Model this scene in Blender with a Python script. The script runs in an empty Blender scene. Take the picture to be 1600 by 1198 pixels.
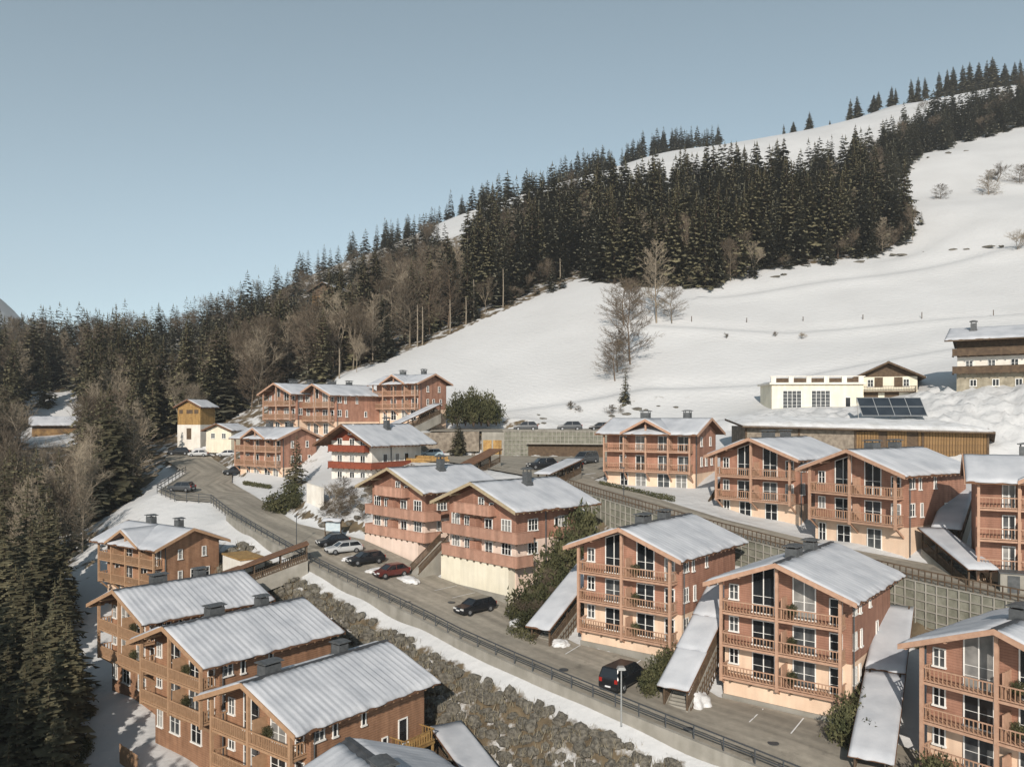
import bpy, bmesh, math, random
import numpy as np
from mathutils import Vector, Matrix, noise as mnoise
random.seed(7)
rng = np.random.default_rng(7)
sc = bpy.context.scene
col = sc.collection
CZ = 40.0                                    # height of the drone above the valley datum
R = math.radians

# ------------------------------------------------------------------ camera, sky, sun, exposure
cam = bpy.data.cameras.new('camera')
cam.sensor_width = 36.0
cam.lens = 36.0 * 1268.65 / 1600.0
cam.shift_y = 53.75 / 1600.0
cam.clip_start = 0.5
cam.clip_end = 9000.0
co = bpy.data.objects.new('camera', cam); col.objects.link(co)
co.location = (0, 0, CZ); co.rotation_euler = (R(90), 0, 0)
sc.camera = co

SUN_EL, SUN_AZ = 27.0, 188.0                 # azimuth measured from +Y towards +X
w = bpy.data.worlds.new('World'); sc.world = w; w.use_nodes = True
nt = w.node_tree
bg = nt.nodes['Background']
sky = nt.nodes.new('ShaderNodeTexSky')
sky.sky_type = 'NISHITA'; sky.sun_disc = False
sky.sun_elevation = R(SUN_EL); sky.sun_rotation = R(SUN_AZ)
sky.altitude = 900; sky.air_density = 0.8; sky.dust_density = 0.5; sky.ozone_density = 2.0
hs = nt.nodes.new('ShaderNodeHueSaturation')
hs.inputs['Hue'].default_value = 0.464; hs.inputs['Saturation'].default_value = 0.60
nt.links.new(sky.outputs[0], hs.inputs['Color'])
nt.links.new(hs.outputs[0], bg.inputs['Color'])
bg.inputs['Strength'].default_value = 0.132
sl = bpy.data.lights.new('sun', 'SUN'); sl.energy = 4.5; sl.angle = R(0.6); sl.color = (1.0, 0.915, 0.82)
so = bpy.data.objects.new('sun', sl); col.objects.link(so)
sd = Vector((math.sin(R(SUN_AZ)) * math.cos(R(SUN_EL)), math.cos(R(SUN_AZ)) * math.cos(R(SUN_EL)), math.sin(R(SUN_EL))))
so.rotation_euler = sd.to_track_quat('Z', 'Y').to_euler(); so.location = (0, -50, 150)
sc.view_settings.view_transform = 'Standard'; sc.view_settings.look = 'None'
sc.cycles.max_bounces = 4; sc.cycles.diffuse_bounces = 2; sc.cycles.glossy_bounces = 2; sc.cycles.transmission_bounces = 1; sc.cycles.volume_bounces = 0; sc.cycles.transparent_max_bounces = 4
sc.view_settings.exposure = 0.0; sc.view_settings.gamma = 1.0

# ------------------------------------------------------------------ materials
def mat(name, c, rough=.8, c2=None, scale=6.0, bump=0.0, bscale=30.0, spec=.3, wave=None, metal=0.0, detail=4.0, lo=.35, hi=.65, streak=None):
    m = bpy.data.materials.new(name); m.use_nodes = True
    n = m.node_tree.nodes; l = m.node_tree.links; b = n['Principled BSDF']
    b.inputs['Roughness'].default_value = rough
    b.inputs['Specular IOR Level'].default_value = spec
    b.inputs['Metallic'].default_value = metal
    tc = n.new('ShaderNodeTexCoord')
    if c2 is not None:
        no = n.new('ShaderNodeTexNoise'); no.inputs['Scale'].default_value = scale; no.inputs['Detail'].default_value = detail
        l.new(tc.outputs['Object'], no.inputs['Vector'])
        rp = n.new('ShaderNodeValToRGB'); e = rp.color_ramp.elements
        e[0].position = lo; e[1].position = hi; e[0].color = (*c, 1); e[1].color = (*c2, 1)
        l.new(no.outputs['Fac'], rp.inputs['Fac']); l.new(rp.outputs['Color'], b.inputs['Base Color'])
    else:
        b.inputs['Base Color'].default_value = (*c, 1)
    if streak is None: streak = .26 if wave else .10 if bump else 0
    if c2 is not None and streak:
        src = b.inputs['Base Color'].links[0].from_socket
        mp = n.new('ShaderNodeMapping'); mp.inputs['Scale'].default_value = (1.4, 1.4, .16); l.new(tc.outputs['Object'], mp.inputs['Vector'])
        ns = n.new('ShaderNodeTexNoise'); ns.inputs['Scale'].default_value = 1.0; ns.inputs['Detail'].default_value = 7; l.new(mp.outputs[0], ns.inputs['Vector'])
        rs = n.new('ShaderNodeMapRange'); rs.inputs['From Min'].default_value = .35; rs.inputs['From Max'].default_value = .68; rs.inputs['To Min'].default_value = 1-streak; rs.inputs['To Max'].default_value = 1+streak*.4; l.new(ns.outputs['Fac'], rs.inputs['Value'])
        mx = n.new('ShaderNodeMixRGB'); mx.blend_type = 'MULTIPLY'; mx.inputs['Fac'].default_value = 1.0; l.new(src, mx.inputs['Color1']); l.new(rs.outputs[0], mx.inputs['Color2']); l.new(mx.outputs[0], b.inputs['Base Color'])
    hgt = None
    if wave:
        wv = n.new('ShaderNodeTexWave'); wv.wave_type = 'BANDS'; wv.bands_direction = wave[0]; wv.wave_profile = 'SAW'
        wv.inputs['Scale'].default_value = wave[1]; wv.inputs['Distortion'].default_value = 0.0
        l.new(tc.outputs['Object'], wv.inputs['Vector']); hgt = wv.outputs['Fac']; dist = wave[2]
        if c2 is not None:
            src = b.inputs['Base Color'].links[0].from_socket
            jr = n.new('ShaderNodeMapRange'); jr.inputs['From Min'].default_value = .02; jr.inputs['From Max'].default_value = .20; jr.inputs['To Min'].default_value = .58; l.new(wv.outputs['Fac'], jr.inputs['Value'])
            oi = n.new('ShaderNodeObjectInfo'); ov_ = n.new('ShaderNodeMapRange'); ov_.inputs['To Min'].default_value = .86; ov_.inputs['To Max'].default_value = 1.08; l.new(oi.outputs['Random'], ov_.inputs['Value'])
            mo = n.new('ShaderNodeMixRGB'); mo.blend_type = 'MULTIPLY'; mo.inputs['Fac'].default_value = 1.0; l.new(src, mo.inputs['Color1']); l.new(ov_.outputs[0], mo.inputs['Color2']); src = mo.outputs[0]
            mj = n.new('ShaderNodeMixRGB'); mj.blend_type = 'MULTIPLY'; mj.inputs['Fac'].default_value = 1.0; l.new(src, mj.inputs['Color1']); l.new(jr.outputs[0], mj.inputs['Color2']); l.new(mj.outputs[0], b.inputs['Base Color'])
    elif bump:
        nb = n.new('ShaderNodeTexNoise'); nb.inputs['Scale'].default_value = bscale; nb.inputs['Detail'].default_value = 5
        l.new(tc.outputs['Object'], nb.inputs['Vector']); hgt = nb.outputs['Fac']; dist = bump
    if hgt is not None:
        bp = n.new('ShaderNodeBump'); bp.inputs['Distance'].default_value = dist; bp.inputs['Strength'].default_value = .8
        l.new(hgt, bp.inputs['Height']); l.new(bp.outputs['Normal'], b.inputs['Normal'])
    return m
M = {}
M['timber'] = mat('timber_siding', (.44, .235, .163), .75, (.37, .19, .128), 1.3, wave=('Z', 1.6, .03))
M['timber_gold'] = mat('timber_golden', (.42, .235, .14), .75, (.34, .185, .108), 1.3, wave=('Z', 1.6, .03))
M['trim'] = mat('timber_trim', (.46, .29, .20), .75, (.39, .235, .16), 3.0)
M['trim_gold'] = mat('timber_trim_golden', (.42, .265, .16), .75, (.35, .215, .125), 3.0)
M['balu'] = mat('timber_rail', (.42, .26, .165), .8, (.34, .205, .13), 3.0)
M['yellow_wood'] = mat('new_larch_boards', (.46, .29, .105), .8, (.33, .19, .07), 2.5, wave=('X', 1.2, .02))
M['dark_wood'] = mat('weathered_wood', (.075, .05, .033), .85, (.12, .082, .05), 2.0)
M['plank_wood'] = mat('barn_boards', (.30, .185, .075), .85, (.17, .10, .05), 1.2, wave=('X', .9, .03))
M['red_wood'] = mat('red_stained_wood', (.26, .07, .035), .7, (.19, .05, .028), 3.0)
M['tan_trim'] = mat('weathered_tan_trim', (.42, .34, .22), .8, (.34, .27, .17), 3.0)
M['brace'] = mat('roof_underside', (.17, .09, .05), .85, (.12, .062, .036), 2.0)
M['plaster'] = mat('peach_plaster', (.76, .57, .42), .9, (.70, .51, .37), .8, bump=.006, bscale=25)
M['pink'] = mat('pink_plaster', (.78, .62, .52), .9, (.72, .56, .46), .8, bump=.006, bscale=25)
M['cream'] = mat('cream_plaster', (.78, .72, .58), .9, (.72, .66, .52), .7, bump=.006, bscale=25)
M['white_wall'] = mat('white_plaster', (.76, .72, .65), .9, (.68, .63, .55), .8, bump=.006, bscale=25)
M['panel_pink'] = mat('balcony_boards', (.52, .30, .215), .8, (.46, .255, .18), 2.0, wave=('Z', 2.2, .015))
M['white'] = mat('white_window_frame', (.78, .77, .73), .6)
M['glass'] = mat('window_glass', (.008, .010, .012), .12, (.022, .025, .028), .5, spec=.45)
M['curtain'] = mat('window_curtain', (.10, .105, .105), .3, (.03, .035, .04), 1.2, spec=.5)
M['blind'] = mat('window_blind', (.30, .29, .27), .5, (.14, .14, .135), .8, spec=.4)
M['snow'] = mat('roof_snow', (.50, .51, .53), .75, (.37, .385, .41), .4, bump=.03, bscale=2.5, spec=.2, lo=.40, hi=.72, streak=0)
M['snow2'] = mat('piled_snow', (.64, .64, .64), .8, (.50, .49, .47), .9, bump=.08, bscale=2.5, spec=.2, lo=.45, hi=.75, streak=0)
M['slate'] = mat('dark_roof_sheet', (.045, .048, .052), .6, (.07, .073, .078), 2.0)
M['metal'] = mat('chimney_sheet_metal', (.075, .08, .082), .55, (.11, .115, .118), 3.0, metal=.2)
M['concrete'] = mat('concrete', (.33, .31, .27), .9, (.25, .235, .20), .7, bump=.01, bscale=12)
M['crib'] = mat('crib_wall_fill', (.24, .235, .19), .95, (.15, .15, .115), 1.1, bump=.05, bscale=4)
M['stone'] = mat('rubble_stone', (.30, .255, .20), .95, (.17, .14, .11), 1.6, bump=.08, bscale=2.5)
M['boulder'] = mat('boulder', (.185, .170, .140), .95, (.078, .071, .058), 2.2, bump=.2, bscale=3.5)
M['old_stone'] = mat('ochre_stone', (.37, .33, .25), .95, (.24, .21, .155), 1.2, bump=.06, bscale=2.5)
M['iron'] = mat('dark_iron_rail', (.05, .055, .06), .55, spec=.4)
M['lamp'] = mat('galvanised_pole', (.42, .43, .42), .45, metal=.5)
M['bark'] = mat('conifer_bark', (.11, .075, .05), .95, (.07, .05, .035), 5.0)
M['bark_pale'] = mat('pale_bark', (.30, .255, .195), .95, (.19, .155, .115), 4.0)
M['twig'] = mat('bare_twigs', (.16, .115, .078), .95, (.10, .073, .05), 1.0)
M['twig2'] = mat('bare_twigs_grey', (.20, .165, .12), .95, (.13, .105, .075), 1.0)
M['grass_dry'] = mat('dry_grass', (.31, .275, .195), .95, (.185, .16, .11), .6)
M['asphalt'] = None
M['tyre'] = mat('tyre_rubber', (.018, .018, .019), .85)
M['rim'] = mat('alloy_rim', (.35, .36, .37), .35, metal=.7)
M['carglass'] = mat('car_glass', (.012, .014, .017), .06, spec=.7)
M['lightglass'] = mat('headlamp_glass', (.6, .6, .58), .2, spec=.6)
M['taillight'] = mat('tail_lamp', (.30, .02, .015), .3)
M['plate'] = mat('number_plate', (.7, .7, .7), .5)
M['solar'] = mat('solar_glass', (.018, .024, .032), .12, (.03, .038, .048), .5, spec=.6)
M['alu'] = mat('aluminium_frame', (.5, .5, .49), .4, metal=.6)
M['signblue'] = mat('notice_board_face', (.40, .48, .52), .5, (.50, .56, .58), 2.0)

def foliage(name, c, c2, sc_=.35):
    m = mat(name, c, .9, c2, sc_, spec=.12, lo=.3, hi=.7)
    n = m.node_tree.nodes; l = m.node_tree.links; b = n['Principled BSDF']
    oi = n.new('ShaderNodeObjectInfo'); hv = n.new('ShaderNodeHueSaturation')
    mr = n.new('ShaderNodeMapRange'); mr.inputs['To Min'].default_value = .7; mr.inputs['To Max'].default_value = 1.35
    l.new(oi.outputs['Random'], mr.inputs['Value']); l.new(mr.outputs[0], hv.inputs['Value'])
    src = b.inputs['Base Color'].links[0].from_socket
    l.new(src, hv.inputs['Color']); l.new(hv.outputs[0], b.inputs['Base Color'])
    return m
M['spruce'] = foliage('spruce_needles', (.070, .067, .039), (.150, .132, .078))
M['spruce_far'] = foliage('spruce_needles_far', (.066, .066, .047), (.118, .111, .078))
M['bush'] = foliage('evergreen_bush', (.040, .046, .022), (.105, .098, .048), .8)
M['twigs'] = foliage('brown_twigs', (.090, .070, .050), (.145, .114, .082), .5)
M['twigs_grey'] = foliage('grey_twigs', (.20, .165, .12), (.27, .225, .165), .5)

def asphalt():
    m = mat('asphalt', (.335, .300, .245), .92, (.285, .257, .21), .22, bump=.01, bscale=40, detail=8)
    n = m.node_tree.nodes; l = m.node_tree.links; b = n['Principled BSDF']
    g = n.new('ShaderNodeNewGeometry'); no = n.new('ShaderNodeTexNoise'); no.inputs['Scale'].default_value = 1.7; no.inputs['Detail'].default_value = 6
    l.new(g.outputs['Position'], no.inputs['Vector'])
    mx = n.new('ShaderNodeMixRGB'); mx.blend_type = 'MULTIPLY'; mx.inputs['Fac'].default_value = .22
    rp = n.new('ShaderNodeValToRGB'); e = rp.color_ramp.elements; e[0].position = .36; e[0].color = (.55, .55, .55, 1); e[1].position = .6; e[1].color = (1.1, 1.1, 1.1, 1)
    l.new(no.outputs['Fac'], rp.inputs['Fac'])
    src = b.inputs['Base Color'].links[0].from_socket
    l.new(src, mx.inputs['Color1']); l.new(rp.outputs['Color'], mx.inputs['Color2'])
    at = n.new('ShaderNodeAttribute'); at.attribute_name = 'lane'
    mp = n.new('ShaderNodeMapping'); mp.inputs['Scale'].default_value = (.05, .9, 1); l.new(at.outputs['Vector'], mp.inputs['Vector'])
    n2 = n.new('ShaderNodeTexNoise'); n2.inputs['Scale'].default_value = 1.0; n2.inputs['Detail'].default_value = 5; l.new(mp.outputs[0], n2.inputs['Vector'])
    r2 = n.new('ShaderNodeMapRange'); r2.inputs['From Min'].default_value = .35; r2.inputs['From Max'].default_value = .65; r2.inputs['To Min'].default_value = .72; r2.inputs['To Max'].default_value = 1.12; l.new(n2.outputs['Fac'], r2.inputs['Value'])
    m2 = n.new('ShaderNodeMixRGB'); m2.blend_type = 'MULTIPLY'; m2.inputs['Fac'].default_value = 1.0; l.new(mx.outputs[0], m2.inputs['Color1']); l.new(r2.outputs[0], m2.inputs['Color2'])
    n3 = n.new('ShaderNodeTexNoise'); n3.inputs['Scale'].default_value = .28; n3.inputs['Detail'].default_value = 7; n3.inputs['Roughness'].default_value = .65; l.new(g.outputs['Position'], n3.inputs['Vector'])
    r3 = n.new('ShaderNodeMapRange'); r3.inputs['From Min'].default_value = .60; r3.inputs['From Max'].default_value = .68; r3.inputs['To Min'].default_value = 1.0; r3.inputs['To Max'].default_value = .62; l.new(n3.outputs['Fac'], r3.inputs['Value'])
    m3 = n.new('ShaderNodeMixRGB'); m3.blend_type = 'MULTIPLY'; m3.inputs['Fac'].default_value = 1.0; l.new(m2.outputs[0], m3.inputs['Color1']); l.new(r3.outputs[0], m3.inputs['Color2']); l.new(m3.outputs[0], b.inputs['Base Color'])
    return m
M['asphalt'] = asphalt()

def ground_material():
    m = bpy.data.materials.new('snowy_ground'); m.use_nodes = True
    n = m.node_tree.nodes; l = m.node_tree.links; b = n['Principled BSDF']
    b.inputs['Roughness'].default_value = .75; b.inputs['Specular IOR Level'].default_value = .2
    g = n.new('ShaderNodeNewGeometry')
    at = n.new('ShaderNodeAttribute'); at.attribute_name = 'bare'          # how much bare soil the place has
    n1 = n.new('ShaderNodeTexNoise'); n1.inputs['Scale'].default_value = .35; n1.inputs['Detail'].default_value = 9; n1.inputs['Roughness'].default_value = .62
    l.new(g.outputs['Position'], n1.inputs['Vector'])
    ad = n.new('ShaderNodeMath'); ad.operation = 'ADD'; l.new(n1.outputs['Fac'], ad.inputs[0]); l.new(at.outputs['Fac'], ad.inputs[1])
    st = n.new('ShaderNodeMapRange'); st.inputs['From Min'].default_value = .92; st.inputs['From Max'].default_value = 1.02
    l.new(ad.outputs[0], st.inputs['Value'])
    n2 = n.new('ShaderNodeTexNoise'); n2.inputs['Scale'].default_value = .6; n2.inputs['Detail'].default_value = 6
    l.new(g.outputs['Position'], n2.inputs['Vector'])
    soil = n.new('ShaderNodeValToRGB'); e = soil.color_ramp.elements; e[0].position = .3; e[0].color = (.075, .058, .038, 1); e[1].position = .7; e[1].color = (.17, .13, .08, 1)
    l.new(n2.outputs['Fac'], soil.inputs['Fac'])
    n3 = n.new('ShaderNodeTexNoise'); n3.inputs['Scale'].default_value = .05; n3.inputs['Detail'].default_value = 5
    l.new(g.outputs['Position'], n3.inputs['Vector'])
    sn = n.new('ShaderNodeValToRGB'); e = sn.color_ramp.elements; e[0].position = .3; e[0].color = (.51, .51, .505, 1); e[1].position = .7; e[1].color = (.575, .575, .57, 1)
    l.new(n3.outputs['Fac'], sn.inputs['Fac'])
    mx = n.new('ShaderNodeMixRGB'); l.new(st.outputs[0], mx.inputs['Fac']); l.new(sn.outputs[0], mx.inputs['Color1']); l.new(soil.outputs[0], mx.inputs['Color2'])
    l.new(mx.outputs[0], b.inputs['Base Color'])
    wv = n.new('ShaderNodeTexWave'); wv.bands_direction = 'DIAGONAL'; wv.inputs['Scale'].default_value = .22; wv.inputs['Distortion'].default_value = 6; wv.inputs['Detail'].default_value = 3
    l.new(g.outputs['Position'], wv.inputs['Vector'])
    nb = n.new('ShaderNodeTexNoise'); nb.inputs['Scale'].default_value = .8; nb.inputs['Detail'].default_value = 8
    l.new(g.outputs['Position'], nb.inputs['Vector'])
    sm = n.new('ShaderNodeMath'); sm.operation = 'MULTIPLY_ADD'; sm.inputs[1].default_value = .08; l.new(wv.outputs['Fac'], sm.inputs[0]); l.new(nb.outputs['Fac'], sm.inputs[2])
    bp = n.new('ShaderNodeBump'); bp.inputs['Distance'].default_value = .4; bp.inputs['Strength'].default_value = .45
    l.new(sm.outputs[0], bp.inputs['Height']); l.new(bp.outputs['Normal'], b.inputs['Normal'])
    return m
M['ground'] = ground_material()

# ------------------------------------------------------------------ mesh helpers
class MB:
    def __init__(s): s.v = []; s.f = []
    def quad(s, a, b, c, d):
        i = len(s.v); s.v += [tuple(a), tuple(b), tuple(c), tuple(d)]; s.f.append((i, i+1, i+2, i+3))
    def tri(s, a, b, c):
        i = len(s.v); s.v += [tuple(a), tuple(b), tuple(c)]; s.f.append((i, i+1, i+2))
    def box(s, x0, x1, y0, y1, z0, z1):
        i = len(s.v)
        s.v += [(x0,y0,z0),(x1,y0,z0),(x1,y1,z0),(x0,y1,z0),(x0,y0,z1),(x1,y0,z1),(x1,y1,z1),(x0,y1,z1)]
        s.f += [tuple(i+k for k in q) for q in ((0,3,2,1),(4,5,6,7),(0,1,5,4),(1,2,6,5),(2,3,7,6),(3,0,4,7))]
        return s
    def prism(s, poly, axis, a, b):
        """poly: list of 2D pts; axis 'y': pts are (x,z) extruded y a..b; 'x': pts (y,z)"""
        n = len(poly); i = len(s.v)
        for t in (a, b):
            for p in poly: s.v.append((p[0], t, p[1]) if axis == 'y' else (t, p[0], p[1]) if axis == 'x' else (p[0], p[1], t))
        s.f.append(tuple(range(i, i+n))); s.f.append(tuple(range(i+2*n-1, i+n-1, -1)))
        for k in range(n):
            k2 = (k+1) % n; s.f.append((i+k, i+n+k, i+n+k2, i+k2))
        return s
    def beam(s, p, q, wd=.1, ht=None):
        ht = ht or wd; p = Vector(p); q = Vector(q); d = (q-p)
        if d.length < 1e-6: return s
        d.normalize(); up = Vector((0,0,1)) if abs(d.z) < .95 else Vector((1,0,0))
        a = d.cross(up).normalized()*wd/2; b = a.cross(d).normalized()*ht/2
        i = len(s.v)
        for o in (p, q):
            for e in (-a-b, a-b, a+b, -a+b): s.v.append(tuple(o+e))
        s.f += [tuple(i+k for k in t) for t in ((0,1,2,3),(7,6,5,4),(0,4,5,1),(1,5,6,2),(2,6,7,3),(3,7,4,0))]
        return s
    def tube(s, p, q, r0, r1, n=6):
        p = Vector(p); q = Vector(q); d = (q-p).normalized(); up = Vector((0,0,1)) if abs(d.z) < .95 else Vector((1,0,0))
        a = d.cross(up).normalized(); b = a.cross(d); i = len(s.v)
        for o, r in ((p, r0), (q, r1)):
            for k in range(n):
                t = 2*math.pi*k/n; s.v.append(tuple(o+(a*math.cos(t)+b*math.sin(t))*r))
        for k in range(n):
            k2 = (k+1) % n; s.f.append((i+k, i+k2, i+n+k2, i+n+k))
        s.f.append(tuple(range(i+n-1, i-1, -1))); s.f.append(tuple(range(i+n, i+2*n)))
        return s
    def mesh(s, name, m, smooth=False):
        me = bpy.data.meshes.new(name); me.from_pydata(s.v, [], s.f)
        if m is not None: me.materials.append(m)
        bm = bmesh.new(); bm.from_mesh(me); bmesh.ops.recalc_face_normals(bm, faces=bm.faces); bm.to_mesh(me); bm.free()
        if smooth:
            for p in me.polygons: p.use_smooth = True
        me.update(); return me
    def build(s, name, m, parent=None, smooth=False, loc=None):
        return link(name, s.mesh(name, m, smooth), parent, loc)
def link(name, data, parent=None, loc=None, rz=0, scale=None):
    o = bpy.data.objects.new(name, data); col.objects.link(o)
    if parent is not None: o.parent = parent
    if loc is not None: o.location = loc
    if rz: o.rotation_euler = (0, 0, rz)
    if scale is not None: o.scale = scale
    return o
def tag(o, label, cat, group=None, kind=None):
    if label: o['label'] = label
    if cat: o['category'] = cat
    if group: o['group'] = group
    if kind: o['kind'] = kind
    return o
def thing(name, label, cat, loc, rz=0, group=None):
    return tag(link(name, None, None, loc, rz), label, cat, group)
def grid_mesh(name, P, m, smooth=True):
    """P: array (ny,nx,3)"""
    ny, nx = P.shape[:2]; idx = np.arange(ny*nx).reshape(ny, nx)
    f = np.stack([idx[:-1,:-1], idx[:-1,1:], idx[1:,1:], idx[1:,:-1]], -1).reshape(-1, 4)
    me = bpy.data.meshes.new(name)
    me.vertices.add(ny*nx); me.vertices.foreach_set('co', P.reshape(-1).astype(np.float32))
    me.loops.add(f.size); me.loops.foreach_set('vertex_index', f.reshape(-1).astype(np.int32))
    me.polygons.add(len(f)); me.polygons.foreach_set('loop_start', np.arange(0, f.size, 4, dtype=np.int32)); me.polygons.foreach_set('loop_total', np.full(len(f), 4, dtype=np.int32))
    me.materials.append(m); me.update(calc_edges=True)
    if smooth: me.polygons.foreach_set('use_smooth', np.ones(len(f), dtype=bool))
    return me
def tri_mesh(name, V, m, smooth=False):
    """V: array (n,3,3) loose triangles"""
    n = len(V); me = bpy.data.meshes.new(name)
    me.vertices.add(n*3); me.vertices.foreach_set('co', V.reshape(-1).astype(np.float32))
    me.loops.add(n*3); me.loops.foreach_set('vertex_index', np.arange(n*3, dtype=np.int32))
    me.polygons.add(n); me.polygons.foreach_set('loop_start', np.arange(0, n*3, 3, dtype=np.int32)); me.polygons.foreach_set('loop_total', np.full(n, 3, dtype=np.int32))
    me.materials.append(m); me.update(calc_edges=True); return me

# ------------------------------------------------------------------ ground and roads
ROAD = [((40,36.6,-27.4),(50,47,-26.8)), ((28,47.5,-26),(34,56,-25)), ((17.2,57.5,-24.6),(25.5,63.4,-23.9)), ((10,64,-23.65),(17.6,69.2,-23.75)),
 ((5,68.5,-22.9),(14.3,72.6,-22.3)), ((.2,73,-22.2),(6.3,78.6,-21.85)), ((-5,78.2,-21.4),(3.0,83,-21.2)), ((-9,82.8,-20.7),(.4,88.6,-20.4)),
 ((-16,90.2,-19.5),(-8.7,97.6,-19.15)), ((-23.2,97.9,-18.2),(-12,100.6,-17.9)), ((-28,103.5,-17.3),(-20,109.5,-16.4)), ((-35.7,113,-15.9),(-31.3,119,-15.5)),
 ((-43,123,-14.8),(-38,130,-14.6)), ((-49.5,133.5,-13.8),(-45.5,143,-13.6)), ((-56.5,136,-13.6),(-49.5,149,-13)), ((-62.5,143,-12.9),(-53.5,155,-12.3)),
 ((-64.3,160,-10.8),(-57.5,167,-10.9)), ((-74.8,175,-9),(-66,180,-9.2)), ((-80.6,190,-7.8),(-73,193,-7.7))]
UPPER = [((-20,142,-7.3),(-15,151.5,-6.9)), ((-10,134,-7.3),(-4.5,149.6,-6.9)), ((-2,122,-7.9),(13.5,145.2,-6.9)), ((2.5,116,-8.3),(23.5,142.8,-7.2)), ((5,112,-8.8),(11.8,117.2,-8.9)), ((12.5,101,-10.4),(18.5,105,-10.3)), ((20,91.5,-12.0),(25,95.5,-11.9)),
 ((29,80.5,-13.6),(33.5,84.5,-13.3)), ((37.5,71.5,-14.8),(44,75,-14.5)), ((47,62,-15.8),(57,66,-15.4)), ((60,50,-17),(70,56,-16.6))]
DECK = [((-16,155,-2.6),(-16,168,-2.2)), ((-5.5,151.2,-2.5),(-6,166,-2.2)), ((6,148.6,-2.5),(7,163,-2.2)), ((24,144.2,-2.4),(26,158,-2.0)), ((36,142,-1.5),(38,154,-1.0))]

def strip_pts(S, step=.8, inset=0.0):
    out = []
    for (l0, r0), (l1, r1) in zip(S[:-1], S[1:]):
        l0, r0, l1, r1 = map(np.array, (l0, r0, l1, r1))
        n = max(2, int(np.linalg.norm((l1-l0)[:2])/step)); k = max(2, int(np.linalg.norm((r0-l0)[:2])/step))
        for t in np.linspace(0, 1, n):
            a = l0+(l1-l0)*t; b = r0+(r1-r0)*t
            s0 = min(.4, inset/np.linalg.norm((b-a)[:2])); out += [a+(b-a)*s for s in np.linspace(s0, 1, k)]
    return np.array(out)
RP = np.vstack([strip_pts(ROAD, inset=1.9), strip_pts(UPPER[:4]), strip_pts(UPPER[3:], inset=2.0), strip_pts(DECK, inset=1.8)])

CP = []
for S in (ROAD, UPPER, DECK):
    for j_, (l, r) in enumerate(S):
        f_ = 1.3/math.hypot(r[0]-l[0], r[1]-l[1]) if (S is ROAD or S is DECK or (S is UPPER and j_ >= 4)) else 0
        CP += [tuple(a+(b-a)*f_ for a, b in zip(l, r)), r]
def left_normal(i, S=ROAD):
    a = np.array(S[max(0, i-1)][0]); b = np.array(S[min(len(S)-1, i+1)][0]); d = (b-a)[:2]; d /= np.linalg.norm(d)
    return np.array((-d[1], d[0]))            # to the left of travel = downhill side
BASEZ = {0:-36,1:-35,2:-33.5,3:-32.5,4:-31.6,5:-31,6:-30.4,7:-30,8:-29,9:-27.5,10:-26,11:-24.5}
for i in range(0, 12):
    l = np.array(ROAD[i][0]); nrm = left_normal(i)
    CP.append((*(l[:2]+nrm*.6), l[2]-1.1)); CP.append((*(l[:2]+nrm*2.2), l[2]-1.5)); 
    dd = (l[2]-1.6-BASEZ[i])
    CP.append((*(l[:2]+nrm*(2.7+dd*.62)), l[2]-1.6-dd*.72)); CP.append((*(l[:2]+nrm*(3.3+dd*1.05)), BASEZ[i]+.3))
for i in range(0, len(UPPER)-1):              # foot of the crib wall below the upper street
    if i < 4: continue
    l = np.array(UPPER[i][0]); nrm = -left_normal(i, UPPER); dz = {4:2.5,5:4.5,6:5.5,7:5.5,8:5.5,9:6}.get(i, 5)
    CP.append((*(l[:2]+nrm*.7), l[2]-dz)); CP.append((*(l[:2]+nrm*4), l[2]-dz-.6))
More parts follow.
